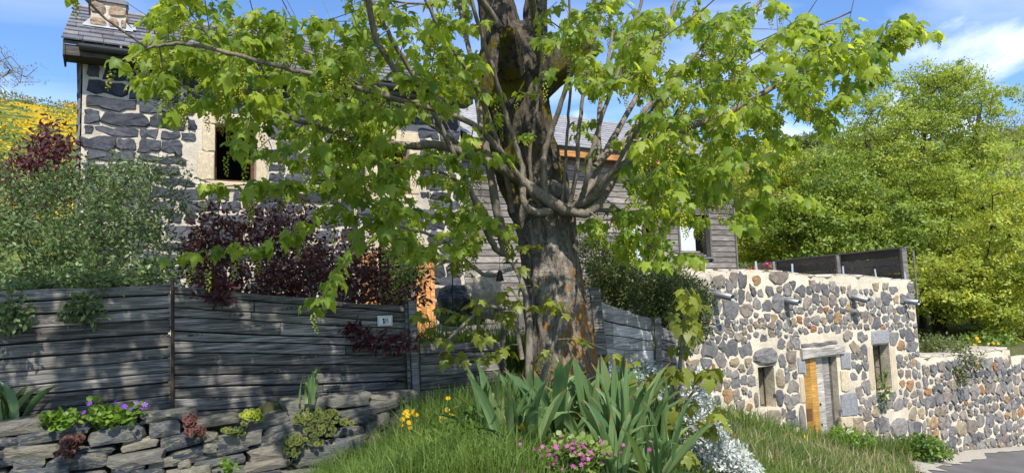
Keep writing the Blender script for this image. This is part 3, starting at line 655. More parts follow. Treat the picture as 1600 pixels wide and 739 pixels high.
# ------------------------------------------------------------------ timber extension
s_r, _ = HF.hit(1155, 380); EL = s_r-s_split; EO = .18
p = HF.w(s_split, EO, 0); EF = Frame(p[0], p[1], A30)
ext = thing('timber_extension', 'lower house wing clad in silver-grey horizontal boards behind the maple', 'house', (p[0], p[1], 0), A30)
zEe = EF.hit(900, 246)[1]
EW1 = rect(1061, 336, 1107, 402, EF); EW2 = rect(985, 340, 1022, 414, EF); eh = [EW1, EW2]
ew = obj('wall', wall_mesh('wall', [0, EL], [.5, zEe], lambda s: zEe, eh, .25, MT['wood_dark']), ext)
bh = .152; z = .9
while z < zEe-.05:
    segs = [(0.0, EL)]
    for (a, b, z0, z1) in eh:
        if z+bh > z0-.03 and z < z1+.03:
            segs = [q for (u, v_) in segs for q in ((u, min(v_, a-.06)), (max(u, b+.06), v_)) if q[1]-q[0] > .05]
    for (u, v_) in segs:
        cuts = [u]
        while v_-cuts[-1] > 4.2: cuts.append(cuts[-1]+random.uniform(2.4, 4.0))
        cuts.append(v_)
        for c0, c1 in zip(cuts[:-1], cuts[1:]):
            q = MB(); q.hexa([(c0+.003, -.034, z+.005), (c1-.003, -.034, z+.005), (c1-.003, -.003, z+.005), (c0+.003, -.003, z+.005)], [(c0+.003, -.016, z+bh-.006), (c1-.003, -.016, z+bh-.006), (c1-.003, -.003, z+bh-.006), (c0+.003, -.003, z+bh-.006)])
            q.build('cladding_board', MT['wood_clad'], ew)
    z += bh
q = MB(); q.box(EL+.002, EL+.05, -.06, .1, .9, zEe); q.build('corner_trim', MT['wood_post'], ext)
a = EF.hit(948, 385)[0]; q = MB(); q.box(a-.04, a+.04, -.08, -.036, .9, EF.hit(948, 365)[1]); q.build('downpipe', MT['zinc'], ext)
for n_, (a, b, z0, z1) in enumerate(eh):
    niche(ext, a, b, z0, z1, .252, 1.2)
    q = MB(); t = .05
    q.box(a-.055, a, -.06, .1, z0-.05, z1+.05); q.box(b, b+.055, -.06, .1, z0-.05, z1+.05); q.box(a, b, -.06, .1, z1, z1+.05); fr_ = q.build('window_frame', MT['wood_post'], ext)
    q = MB(); q.box(a-.1, b+.1, -.1, -.061, z0-.04, z0); q.build('window_sill', MT['zinc'], ext)
    m_ = a+(b-a)*.56
    if n_ == 0:
        q = MB(); q.box(a+.03, m_, .03, .045, z0+.18, z1-.03); q.build('pane', MT['curtain'], fr_)
        for k in range(3):
            q = MB(); q.box(a+.02, b-.35+.09*k, .0-.02*k, .02-.02*k, z0+.03+.05*(2-k), z0+.065+.05*(2-k)); q.build('sash_rail', MT['wood_clad'], fr_)
    else:
        q = MB(); q.box(a+.03, m_, .05, .06, z0+.05, z1-.03); q.build('pane', MT['curtain'], fr_)  # reflection in the glass painted as a flat pale colour
        q = MB(); q.box(m_+.002, m_+.09, .0, .1, z0, z1); q.build('mullion', MT['wood_brown'], fr_)
e_rd = 3.4
er = roof_deck(ext, .14, EL+.35, zEe+.12, MT['wood_dark'], e_rd)
q = MB(); q.box(.0, EL+.3, -OV+.02, -OV+.06, zEe-.1, zEe+.055); q.build('fascia', MT['wood_orange'], ext)
q = MB(); q.box(.0, EL+.3, -OV+.062, -.036, zEe-.09, zEe-.065); q.build('soffit', MT['wood_brown'], ext)
SLe = (e_rd+OV)/math.cos(pa); nre = 14; exe = SLe/nre; sb_ = MB(); cnt = 0
big = []
for r_ in range(nre):
    x = .14-(.14 if r_ % 2 else 0)
    while x < EL+.35:
        w = random.uniform(.26, .34); a, b = max(x, .14), min(x+w, EL+.38); x += w
        if b-a < .06: continue
        yy = -OV-.05+exe*r_*math.cos(pa); zz = zEe+.12+(yy+OV)*PT+.03
        big.append((a, b, yy, zz))
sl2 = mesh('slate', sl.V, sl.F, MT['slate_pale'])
big.sort(key=lambda q: abs(project(EF.w(q[0], q[2], q[3])[None])[0][0]-990))
rest = MB()
for i, (a, b, yy, zz) in enumerate(big):
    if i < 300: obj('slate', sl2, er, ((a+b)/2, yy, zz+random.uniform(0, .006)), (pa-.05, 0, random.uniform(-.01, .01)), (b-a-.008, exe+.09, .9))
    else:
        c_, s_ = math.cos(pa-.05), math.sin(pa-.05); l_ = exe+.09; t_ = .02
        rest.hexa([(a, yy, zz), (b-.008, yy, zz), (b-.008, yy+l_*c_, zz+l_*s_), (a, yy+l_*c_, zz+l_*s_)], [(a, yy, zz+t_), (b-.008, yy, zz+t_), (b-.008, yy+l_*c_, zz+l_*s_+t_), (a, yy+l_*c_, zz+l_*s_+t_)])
if rest.V: rest.build('slates', MT['slate_pale'], er, kind='stuff')

# ------------------------------------------------------------------ rubble outbuilding with roof terrace
bld = thing('stone_outbuilding', 'low sunlit rubble outbuilding with cream mortar, roof terrace and narrow door', 'building', (BF.o[0], BF.o[1], 0), A30)
topB = lin([BF.hit(x, y) for x, y in ((1060, 424), (1110, 424), (1160, 424), (1230, 427), (1262, 431), (1285, 434), (1310, 431), (1340, 432), (1390, 437), (1436, 441))])
BW1 = rect(1186, 572, 1211, 638, BF); BD = rect(1258, 558, 1312, 690, BF); BD = (BD[0], BD[1], -1.45, BD[3]); BW2 = rect(1366, 538, 1392, 612, BF)
bh_ = [BW1, BD, BW2]; zs0 = -2.6; TH = .5
gr_s = np.linspace(0, b_end, 36)
wallb = obj('wall', wall_mesh('wall', list(gr_s), [zs0, 1.2, 2.5], topB, bh_, TH, MT['mortar']), bld)
blk = []
def block(lib, px0, py0, px1, py1, d=.04, nm='stone', fr=BF, par=None, tilt=0):
    a, b, z0, z1 = rect(px0, py0, px1, py1, fr); put_stone(par or wallb, lib, (a+b)/2, (z0+z1)/2, b-a, z1-z0, d, tilt, name=nm); blk.append((a, b, z0, z1))
LIB_RB = [stone_mesh(800+i, 2.4, .12, MT['rubble'], .35) for i in range(5)]
block(LIB_RB, 1176, 543, 1215, 571, .06, 'lintel_stone'); block(LIB_RB, 1185, 640, 1222, 667, .05); block(LIB_R, 1212, 575, 1226, 606, .04, 'jamb_stone'); block(LIB_R, 1212, 608, 1225, 636, .04, 'jamb_stone')
block(LIB_R, 1178, 612, 1185, 637, .03, 'jamb_stone'); block(LIB_RB, 1248, 632, 1268-10, 685, .05); block(LIB_G, 1246, 559, 1257, 584, .03, 'jamb_block'); block(LIB_A, 1250, 587, 1257, 630, .02, 'jamb_block')
for k, (y0, y1, lib, w) in enumerate(((551, 577, LIB_G, 15), (578, 613, LIB_A, 13), (613, 649, LIB_G, 26), (650, 668, LIB_A, 18))): block(lib, 1313, y0, 1313+w, y1, .035, 'jamb_block')
block(LIB_G, 1361, 516, 1388, 537, .05, 'lintel_stone'); block(LIB_A, 1357, 540, 1365, 610, .0125, 'jamb_block'); block(LIB_A, 1393, 540, 1401, 612, .0125, 'jamb_block'); block(LIB_RB, 1390, 652, 1418, 683, .06)
holes_b = blk+[(a-.03, b+.03, z0-.03, z1+.05) for (a, b, z0, z1) in bh_]
lint = rect(1251, 536, 1314, 557, BF); holes_b.append((lint[0], lint[1], lint[2], lint[3]+.03))
gz = lambda s: float(ground(np.array([BF.w(s, -.1, 0)[0]]), np.array([BF.w(s, -.1, 0)[1]]))[0])
LT = layout(.02, b_end-.02, -2.0, 2.6, (.11, .29), (.5, 1.7), .0, holes_b, jz=.07, hv=.45, top=lambda s: topB(s)-.05, bot=lambda s: gz(s)-.15, wob=.04)
nst = rubble(wallb, LT, MT['rubble'], .011, holes_b, (.01, b_end-.01), (.015, .038), seed=3)
print('outbuilding stones', nst)
s = -.03
while s < b_end:
    w = random.uniform(.3, .6); e = min(s+w, b_end+.05); put_stone(wallb, LIB_K, (s+e)/2, (topB(s)+topB(e))/2+.005, e-s-.01, random.uniform(.075, .10), .035, math.atan2(topB(e)-topB(s), e-s), y=.35, name='coping_stone').scale[1] = .4
    s = e
q = MB(); q.hexa([(.0, .3, 1.2), (b_end, .3, 1.0), (b_end-.1, 5.2, 1.0), (0, 5.2, 1.2)], [(.0, .3, 1.56), (b_end, .3, 1.4), (b_end-.1, 5.2, 1.4), (0, 5.2, 1.56)]); q.build('terrace_floor', MT['coping'], bld)
# left return wall
q = MB(); q.box(.002, .45, .501, 4.5, -.5, topB(0)-.05); lwall = q.build('side_wall', MT['mortar'], bld)
def _left(o, c): o.location = (.002, c[0], c[1]); o.rotation_euler = (0, 0, R(-90))
rubble(lwall, layout(.1, 4.4, .7, topB(0)-.1, (.17, .27), (.65, 1.5), .0, jz=.05, hv=.3, wob=.02), MT['rubble'], .036, seed=5, yloc=_left)
q = MB(); q.box(b_end-.45, b_end-.002, .501, 5, -2, topB(b_end)-.08); q.build('side_wall', MT['mortar'], bld)
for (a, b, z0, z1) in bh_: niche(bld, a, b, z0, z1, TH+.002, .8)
# timber lintel over the door: two cracked beams
a, b, z0, z1 = lint
def beam(x0, x1, y0, y1, za, zb, m, seed):
    n = 14; V = []; F = []
    for i in range(n):
        u = i/(n-1); x = x0+(x1-x0)*u; k = [float(fbm(np.array([[u*5, j*3.3, seed]]), 3, seed)[0]-.5)*.07 for j in range(6)]; sk = .03*u
        V += [(x, y0+k[0]*.4, za+sk+k[1]*.5), (x, y1, za+sk), (x, y1, zb+k[2]), (x, y0+.02+k[3]*.4, zb+k[2]), (x, y0+k[4]*.5, zb-.03+k[5])]
    for i in range(n-1):
        for j in range(5): F.append((i*5+j, i*5+(j+1) % 5, (i+1)*5+(j+1) % 5, (i+1)*5+j)[::-1])
    F += [tuple(range(5)), tuple((n-1)*5+j for j in range(5))[::-1]]
    me = mesh('timber_lintel', V, F, m); bm = bmesh.new(); bm.from_mesh(me); bmesh.ops.recalc_face_normals(bm, faces=bm.faces); bm.to_mesh(me); bm.free(); return obj('timber_lintel', me, bld)
beam(a-.03, b+.03, -.06, .3, z0, z1-.06, MT['wood_pale'], 3); beam(a+.02, b-.12, -.03, .25, z1-.05, z1+.02, MT['wood_post'], 8)
# door: ochre leaf and bleached leaf
a, b, z0, z1 = BD; dy = .02
door = MB(); door.box(a+.005, b-.01, dy+.13, dy+.145, z0, z1-.003); do = door.build('door', MT['wood_dark'], bld)
wy = (b-a)*.42
for (u, v_, m_, y_) in ((a+.006, a+wy*.56, 'wood_yellow', dy), (a+wy*.56+.006, a+wy, 'wood_yellow', dy+.004), (a+wy+.012, a+wy*1.6, 'wood_pale', dy+.05), (a+wy*1.6+.006, a+wy*2.05, 'wood_pale', dy+.055), (a+wy*2.05+.012, b-.015, 'wood_dark', dy+.09)):
    q = MB(); q.box(u, v_, y_, y_+.035, z0, z1-.008); q.build('door_plank', MT[m_], do, bevel=.004)
q = MB(); q.box(a+.03, a+wy*.45, dy-.012, dy-.001, z0+.88, z0+1.08); q.build('hatch', MT['wood_brown'], do, bevel=.003)
for zz in (z0+.5, z0+.75, z0+1.1): q = MB(); q.tube([(a+wy+.006, dy-.02, zz), (a+wy+.006, dy-.02, zz+.05)], .014, 8); q.build('hinge', MT['iron'], do)
q = MB(); q.box(a+.01, a+.1, dy-.006, dy-.001, z1-.27, z1-.06); q.build('metal_plate', MT['galv'], do)
# barred windows
for n_, (a, b, z0, z1) in enumerate((BW1, BW2)):
    q = MB(); t = .022; y_ = .16
    q.box(a, a+t, y_, y_+t, z0, z1); q.box(b-.05-t, b-.05, y_, y_+t, z0, z1); q.box(a+t, b-.05-t, y_, y_+t, z1-.1, z1-.1+t); q.box(a+t, b-.05-t, y_, y_+t, z0+.02, z0+.02+t); gf = q.build('iron_grille', MT['iron'], bld)
    for k in range(1, 2+n_):
        x = a+(b-.05-a)*k/(2+n_); r_ = MB(); r_.tube([(x, y_+.03, z0), (x, y_+.03, z1)], .009, 6); r_.build('bar', MT['iron'], gf)
    for k in range(1, 4 if n_ else 1):
        zz = z0+(z1-z0)*k/4; r_ = MB(); r_.box(a, b-.05, y_+.012, y_+.02, zz-.008, zz+.008); r_.build('bar', MT['iron'], gf)
# drain spouts through the parapet
for k, (x, y, ln, tl) in enumerate(((1113, 459, .42, .15), (1226, 470, .30, .06), (1330, 463, .34, .2), (1412, 471, .30, .02))):
    sx, z = BF.hit(x, y); P0 = np.array([sx, .1, z+.02]); P1 = np.array([sx, -ln, z-.02-tl*.35])
    b0, F0 = tube([P0, P1], .052, 14, False); b1, F1 = tube([P0, P1], .044, 14, False)
    q = MB(); q.add(b0, F0); q.add(b1, [f[::-1] for f in F1]); n14 = 14
    q.F += [(n14+j, n14+(j+1) % n14, 3*n14+(j+1) % n14, 3*n14+j) for j in range(n14)]; q.build('drain_spout', MT['zinc'], bld, smooth=True)
for k, (x, y) in enumerate(((1254, 486), (1258, 490))):
    pass
sx, z = BF.hit(1331, 488); put_stone(wallb, LIB_RB, sx, z, .16, .14, .16, name='projecting_stone')
# galvanised uprights standing on the parapet
for k, (x, y) in enumerate(((1187, 427), (1243, 430), (1323, 434), (1374, 437), (1420, 441))):
    sx, z = BF.hit(x, y); zt = topB(sx)+.03; q = MB(); q.box(-.022, .022, -.003, .003, 0, .16); q.box(-.022, .022, .003, .05, 0, .006)
    o = q.build('steel_bracket', MT['galv'], None, label=['short steel bracket on the parapet below the planter boards', 'short steel bracket on the parapet above the left drain spouts', 'short steel bracket on the parapet above the middle of the door wall', 'tilted steel bracket on the parapet above the barred window', 'steel bracket on the parapet at the end post of the terrace fence'][k], category='bracket', group='steel brackets on the terrace parapet')
    o.location = BF.w(sx, .06, zt); o.rotation_euler = (0, R((-4, 3, 0, -9, -4)[k]), A30)

# ------------------------------------------------------------------ low rubble wall by the road
low = thing('retaining_wall', 'low rubble retaining wall with cream mortar beside the asphalt road', 'wall', (LF.o[0], LF.o[1], 0), A30)
topL = lin([LF.hit(x, y) for x, y in ((1440, 561), (1500, 556), (1583, 546))]); gl_ = lambda s: float(ground(np.array([LF.w(s, -.15, 0)[0]]), np.array([LF.w(s, -.15, 0)[1]]))[0])
lo_w = obj('core', wall_mesh('core', list(np.linspace(.002, l_end, 12)), [-3.2, -.3, .6], lambda s: topL(s), [], .45, MT['mortar']), low)
LT = layout(.02, l_end, -2.6, 1, (.13, .30), (.55, 1.7), .0, [], jz=.05, hv=.35, top=lambda s: topL(s)-.01, bot=lambda s: gl_(s)-.1, wob=.03)
nst = rubble(lo_w, LT, MT['rubble'], .013, [], (.01, l_end-.01), (.03, .055), seed=4)
print('low wall stones', nst)
s = 0
while s < l_end:
    w = random.uniform(.3, .5); e = min(s+w, l_end); put_stone(lo_w, LIB_K, (s+e)/2, topL((s+e)/2)+.03, e-s-.012, .09, .04, y=.34, name='coping_stone').scale[1] = .4; s = e
p = LF.w(l_end+.01, .06, 0); l2 = thing('retaining_wall', 'lower stepped end block of the rubble wall at the right edge', 'wall', (p[0], p[1], 0), A30)
q = MB(); zt2 = topL(l_end)-.22; q.box(.0, 1.4, 0, .45, -3.2, zt2); l2w = q.build('core', MT['mortar'], l2)
rubble(l2w, layout(.02, 1.38, -2.6, zt2, (.16, .28), (.65, 1.6), .0, [], jz=.05, hv=.3, top=lambda s: zt2, wob=.02), MT['rubble'], .03, seed=6)

# ------------------------------------------------------------------ plank fences
def panel(name, label, corners, Ys, n, m, th=.028, group=None, cut=None, gap=.0065, prot=0.0, postless=True):
    """corners: (x, ytop, ybottom) left and right in photo pixels, standing at depths Ys"""
    (xl, tl, bl), (xr, tr, br) = corners; P = [at(xl, tl, Ys[0]), at(xl, bl, Ys[0]), at(xr, tr, Ys[1]), at(xr, br, Ys[1])]
    d = P[3]-P[1]; ang = math.atan2(d[1], d[0]); o = P[1]; c, s_ = math.cos(ang), math.sin(ang)
    t = thing(name, label, 'fence', (o[0], o[1], o[2]), ang, group)
    loc = lambda p_: np.array([(p_[0]-o[0])*c+(p_[1]-o[1])*s_, 0, p_[2]-o[2]])
    a, b_, c_, d_ = [loc(p_) for p_ in P]
    fr = np.cumsum([random.uniform(.75, 1.3) for _ in range(n)]); fr = np.r_[0, fr/fr[-1]]
    q = MB(); q.add([b_+(0.01, th+.004, 0), d_+(-.01, th+.004, 0), c_+(-.01, th+.004, -.04), a+(.01, th+.004, -.04)], [(0, 1, 2, 3)]); q.build('gap_shade', MT['dark_void'], t)  # near-black sheet added so the plank gaps look shaded
    for k in range(n):
        f0, f1 = fr[k], fr[k+1]; wob0, wob1 = random.uniform(-.004, .004), random.uniform(-.004, .004); y0 = random.uniform(-.006, .006)
        L0 = a+(b_-a)*f0; L1 = a+(b_-a)*f1; R0 = c_+(d_-c_)*f0; R1 = c_+(d_-c_)*f1; g0 = gap*random.uniform(.6, 2.0)
        cutu = random.uniform(.25, .75) if random.random() < .45 else None
        for (ua, ub) in ([(0, 1)] if cutu is None else [(0, cutu-.0022), (cutu+.0022, 1)]):
          ns = 9; V = []; F = []
          for i in range(ns):
              u = ua+(ub-ua)*i/(ns-1); top = L0+(R0-L0)*u; bot = L1+(R1-L1)*u
              if k == 0: top = top-np.array([0, 0, .012*abs(math.sin(u*7+n))])
              e0 = .0035*math.sin(u*9+k*2.1+n); e1 = .0035*math.sin(u*9+(k+1)*2.1+n)
              for (yy, ch) in ((y0, .006), (y0+.006, 0)):
                  pass
              z1 = top[2]-g0+e0; z0 = bot[2]+e1
              V += [(top[0], y0+.005, z1), (top[0], y0, z1-.006), (bot[0], y0, z0+.006), (bot[0], y0+.005, z0), (bot[0], y0+th-.006, z0), (top[0], y0+th-.006, z1)]
          for i in range(ns-1):
              for j in range(6): F.append((i*6+j, i*6+(j+1) % 6, (i+1)*6+(j+1) % 6, (i+1)*6+j))
          F += [tuple(range(6))[::-1], tuple((ns-1)*6+j for j in range(6))]
          me = mesh('plank', V, F, m); bm = bmesh.new(); bm.from_mesh(me); bmesh.ops.recalc_face_normals(bm, faces=bm.faces); bm.to_mesh(me); bm.free()
          obj('plank', me, t)
    return t
def post(label, x0, ytop, x1, ybot, w, Y, Yb=None, m='wood_post', th=.07, name='fence_post', cat='post', group=None, slant=0.0):
    a = at(x0, ytop, Y); b = at(x1, ybot, Yb or Y); q = MB(); hw = w*Y/FPX/2; L_ = b-a
    q.hexa([(L_[0]-hw, L_[1], L_[2]), (L_[0]+hw, L_[1], L_[2]), (L_[0]+hw*.9, L_[1]+th, L_[2]), (L_[0]-hw*.9, L_[1]+th, L_[2])], [(-hw, 0, -slant), (hw, 0, slant), (hw*.9, th, slant), (-hw*.9, th, -slant)])
    for i in range(len(q.V)): q.V[i] = (q.V[i][0]-L_[0], q.V[i][1]-L_[1], q.V[i][2]-L_[2])
    o = q.build(name, MT[m], None, bevel=.006, label=label, category=cat, group=group); o.location = b; return o
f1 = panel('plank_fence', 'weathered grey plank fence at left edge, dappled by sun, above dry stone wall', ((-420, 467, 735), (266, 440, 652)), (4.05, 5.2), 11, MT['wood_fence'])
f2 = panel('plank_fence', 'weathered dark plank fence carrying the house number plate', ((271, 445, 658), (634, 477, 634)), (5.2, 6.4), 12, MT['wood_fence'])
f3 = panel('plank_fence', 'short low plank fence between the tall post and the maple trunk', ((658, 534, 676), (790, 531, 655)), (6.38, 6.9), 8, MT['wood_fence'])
f4 = panel('plank_fence', 'sunlit pale plank fence right of the maple trunk', ((938, 468, 622), (1023, 497, 600)), (6.95, 7.75), 6, MT['wood_sunlit'])
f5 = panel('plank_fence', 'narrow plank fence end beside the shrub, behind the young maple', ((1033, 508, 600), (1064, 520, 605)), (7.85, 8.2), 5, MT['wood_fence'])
post('thin dark metal strip joining the two left fence panels', 268, 437, 268.5, 655, 4, 5.15, m='iron', th=.03, name='metal_strip', cat='strip')
post('tall weathered gate post beside the house number', 643, 470, 654, 690, 11, 6.3, m='wood_post', th=.08)
post('narrow dark board between number panel and gate post', 635, 474, 642, 670, 6, 6.33, m='wood_fence', th=.04, name='fence_board', cat='board')
post('dark post at the foot of the maple trunk, behind suckers', 786, 505, 790, 660, 7, 6.85, m='wood_dark')
post('leaning grey post against the right side of the maple trunk', 929, 449, 951, 640, 17, 6.8, m='wood_fence', th=.09, slant=.0)
post('grey post at the end of the sunlit plank fence', 1028, 496, 1031, 610, 10, 7.72, m='wood_post')
post('bleached short post by the shrub left of the outbuilding', 1060, 514, 1062, 615, 9, 8.15, m='wood_pale')
# rusty pipe at the tall post
q = MB(); pts = [at(651, 625, 6.27), at(652, 665, 6.27)]; q.tube([p_-pts[1] for p_ in pts], .012, 8); o = q.build('rusty_pipe', MT['terracotta'], None, label='short rusty pipe end at the foot of the tall gate post', category='pipe'); o.location = pts[1]
# wire hook on the post
hk = [at(655, 528, 6.28), at(660, 534, 6.25), at(664, 526, 6.25), at(658, 523, 6.25), at(668, 528, 6.25), at(680, 540, 6.28)]
q = MB(); q.tube([p_-hk[0] for p_ in smooth_path(hk, 5)], .004, 6); o = q.build('wire_hook', MT['black_metal'], None, label='bent black wire hook on the tall gate post', category='hook'); o.location = hk[0]
# house number plate
pf = Frame(f2.location.x, f2.location.y, f2.rotation_euler.z); s0_, _z = pf.hit(590, 501, -.016); s1_, _z = pf.hit(613, 501, -.016); pz = pf.hit(601.5, 501, -.016)[1]; ang = pf.a; pw = s1_-s0_; P = pf.w((s0_+s1_)/2, -.016, pz); ph = 16*P[1]/FPX
plate = thing('number_plate', 'white enamel house number plate reading 18 on the dark plank fence', 'number plate', P, ang)
pl = MB(); pl.box(-pw/2, pw/2, -.004, .004, -ph/2, ph/2); pl.build('plate', MT['enamel'], plate, bevel=.002)
bd = MB(); e = .007; t = .0022; hx, hz = pw/2-e, ph/2-e; c_ = .011
for sx in (-1, 1):
    bd.box(*sorted((sx*hx, sx*(hx-t))), -.0052, -.0042, -hz+c_, hz-c_)
    for sz in (-1, 1):
        for k in range(6):
            t0, t1 = math.pi/2*k/6, math.pi/2*(k+1)/6; cx_, cz_ = sx*hx, sz*hz
            q0 = [(cx_-sx*r_*math.cos(a_), cz_-sz*r_*math.sin(a_)) for a_ in (t0, t1) for r_ in (c_, c_+t)]
            bd.add([(q0[0][0], -.005, q0[0][1]), (q0[1][0], -.005, q0[1][1]), (q0[3][0], -.005, q0[3][1]), (q0[2][0], -.005, q0[2][1])], [(0, 1, 2, 3)])
for sz in (-1, 1): bd.box(-hx+c_, hx-c_, -.0052, -.0042, *sorted((sz*hz, sz*(hz-t))))
bd.build('border', MT['ink'], plate)
dg = MB(); H_ = ph*.5; x1 = -pw*.09   # the 1
dg.box(x1-.008, x1+.006, -.0054, -.0044, -H_/2, H_/2); dg.box(x1-.017, x1+.015, -.0054, -.0044, -H_/2-.004, -H_/2); dg.hexa([(x1-.018, -.0054, H_/2-.016), (x1-.008, -.0054, H_/2-.012), (x1-.008, -.0044, H_/2-.012), (x1-.018, -.0044, H_/2-.016)], [(x1-.018, -.0054, H_/2-.011), (x1-.008, -.0054, H_/2), (x1-.008, -.0044, H_/2), (x1-.018, -.0044, H_/2-.011)]); dg.build('digit_one', MT['ink'], plate)
dg = MB(); x8 = pw*.10
for (cz_, ro, co) in ((H_*.25, .0155, H_*.255), (-H_*.235, .019, H_*.275)):
    n_ = 20; V = []
    for k in range(n_):
        th = 2*math.pi*k/n_; V += [(x8+ro*math.cos(th), -.005, cz_+co*math.sin(th)), (x8+(ro-.0085)*math.cos(th), -.005, cz_+(co-.0035)*math.sin(th))]
    dg.add(V, [(2*k, 2*((k+1) % n_), 2*((k+1) % n_)+1, 2*k+1) for k in range(n_)])
dg.build('digit_eight', MT['ink'], plate)

# terrace fence behind the parapet
c0 = BF.w(b_end-.12, .32, 0); Yr = c0[1]
tf = thing('terrace_fence', 'dark plank fence on the outbuilding terrace against the green trees', 'fence', (c0[0], c0[1], 1.5), 0)
def P3(px, py, Y): return at(px, py, Y)-np.array([c0[0], c0[1], 1.5])
Yl = Yr+3.6; xr, xl = 1414, 1212
def fpt(u, v): # u 0 right..1 left, v 0 top..1 floor
    pr = P3(xr, 388, Yr); pl_ = P3(xl, 409, Yl); top = pr+(pl_-pr)*u; return np.array([top[0], top[1], top[2]*(1-v)-.05*v])
nv = 6
for k in range(nv):
    for (ua, ub) in ((0.03, .44), (.46, .985)):
        q = MB(); v0, v1 = k/nv, (k+1)/nv-.012; a, b, c_, d_ = fpt(ub, v1), fpt(ua, v1), fpt(ua, v0), fpt(ub, v0); nn = np.array([.9, .4, 0])*.03
        q.hexa([a, b, b+nn, a+nn], [d_, c_, c_+nn, d_+nn]); q.build('plank', MT['wood_dark'], tf)
for u in (0.0, .45, 1.0):
    a = fpt(u, 1); b = fpt(u, 0); w_ = .05; q = MB(); dx = np.array([w_, 0, 0]); dy_ = np.array([0, .09, 0]); off = np.array([-.05, -.06, 0])
    q.hexa([a-dx+off, a+dx+off, a+dx+dy_+off, a-dx+dy_+off], [b-dx+off, b+dx+off, b+dx+dy_+off, b-dx+dy_+off]); q.build('post', MT['wood_post'], tf, bevel=.006)
a = fpt(-.012, 0); b = fpt(1.0, 0); q = MB(); e = np.array([.06, .02, 0]); h_ = np.array([0, 0, .03]); z0_ = np.array([0, 0, .004]); q.hexa([a-e+z0_, a+e+z0_, b+e+z0_, b-e+z0_], [a-e+h_, a+e+h_, b+e+h_, b-e+h_]); q.build('top_rail', MT['wood_post'], tf)
q = MB(); a = fpt(-.03, 1)+np.array([.05, -.02, 0]); b = fpt(-.03, 0)+np.array([.05, -.02, 0]); q.tube([a, b+np.array([0, 0, -.06])], .02, 8); q.build('batten', MT['wood_post'], tf)
# low screen of pale boards with hanging planters
p0 = at(1159, 413, 19.3); p1 = at(1211, 410, 18.3); ang = math.atan2(p1[1]-p0[1], p1[0]-p0[0]); wl = float(np.hypot(*(p1-p0)[:2]))
sc_ = thing('board_screen', 'low screen of pale grey upright boards between wing and dark terrace fence', 'fence', (p0[0], p0[1], 1.45), ang)
nb = 9
for k in range(nb):
    q = MB(); zt = (p0[2]-1.45)+(p1[2]-p0[2])*k/nb+random.uniform(-.01, .01); q.box(wl*k/nb+.004, wl*(k+1)/nb-.004, -.012, .012, 0, zt); q.build('board', MT['wood_clad'], sc_)
def planter(label, px, py, w, h, fl):
    Y = 19.3-(px-1159)/52*1.0-.12; c = at(px, py, Y); t = thing('hanging_planter', label, 'planter', c, ang, 'planters hung on the board screen'); q = MB(); w_ = w*Y/FPX/2; h_ = h*Y/FPX
    q.hexa([(-w_*.8, -.09, 0), (w_*.8, -.09, 0), (w_*.8, .04, 0), (-w_*.8, .04, 0)], [(-w_, -.11, h_), (w_, -.11, h_), (w_, .05, h_), (-w_, .05, h_)]); q.build('pot', MT['terracotta'], t)
    n_ = 30 if fl else 16; b_ = np.array([(0, 0, 0), (.3, .5, .08), (0, 1, 0), (-.3, .5, .08)]); P_ = np.stack([rng.uniform(-w_*.9, w_*.9, n_), rng.uniform(-.1, .04, n_), np.full(n_, h_)], 1); D_ = rng.normal(0, 1, (n_, 3)); D_[:, 2] = abs(D_[:, 2])+.3
    Vv, Ff, Sh = instance(b_, np.array([[0, 1, 2, 3]]), basis(D_, rng.normal(0, 1, (n_, 3))), P_, np.full(n_, .09), rng.random(n_)); obj('flowers' if fl else 'foliage', mesh('foliage', Vv, Ff, MT['pink' if fl else 'weed'], shade=Sh), t, kind='stuff')
planter('small dark hanging pot nearest the timber wing', 1171, 422, 5, 5, 0); planter('small hanging pot in the middle of the board screen', 1181.5, 421, 4, 6, 0); planter('brown trough with pink blooms beside the dark terrace fence', 1201, 419, 10, 5, 1)
# rough rock on the end of the parapet
q = bmesh.new(); bmesh.ops.create_icosphere(q, subdivisions=3, radius=1); cc = at(1086, 412, 11.5)
for v_ in q.verts:
    k = 1+.55*(fbm(np.array([list(v_.co*1.7)]), 4, 4)[0]-.45); v_.co = Vector((v_.co.x*.17*k, v_.co.y*.15*k, v_.co.z*.15*k+(.04 if v_.co.x < -.3 and v_.co.z > .4 else 0)))
me = bpy.data.meshes.new('rock'); q.to_mesh(me); q.free()
M = M_('rusty_quartz', .9, .2); v = M.coord(); f = M.noise(v, 9, 5, .6); M.color(M.mix(M.ramp(f, [(.5, 0), (.58, 1)]), M.mix(M.noise(v, 22, 4), (.55, .42, .22), (.7, .6, .42)), (.22, .07, .02))); M.bump(f, 1, .03); me.materials.append(M.m)
obj('rock', me, None, cc-np.array([0, 0, .02]), label='rough cream and rust-brown rock perched on the end of the parapet', category='rock')
q = bmesh.new(); bmesh.ops.create_icosphere(q, subdivisions=3, radius=1); cc = at(1082, 440, 11.5)
for v_ in q.verts:
    k = 1+.5*(fbm(np.array([list(v_.co*1.5)]), 4, 14)[0]-.45); v_.co = Vector((v_.co.x*.28*k, v_.co.y*.22*k, v_.co.z*.24*k))
me = bpy.data.meshes.new('rock'); q.to_mesh(me); q.free(); me.materials.append(MT['coping']); obj('rock', me, None, cc, label='pale rough boulder topping the left end of the outbuilding wall', category='rock')
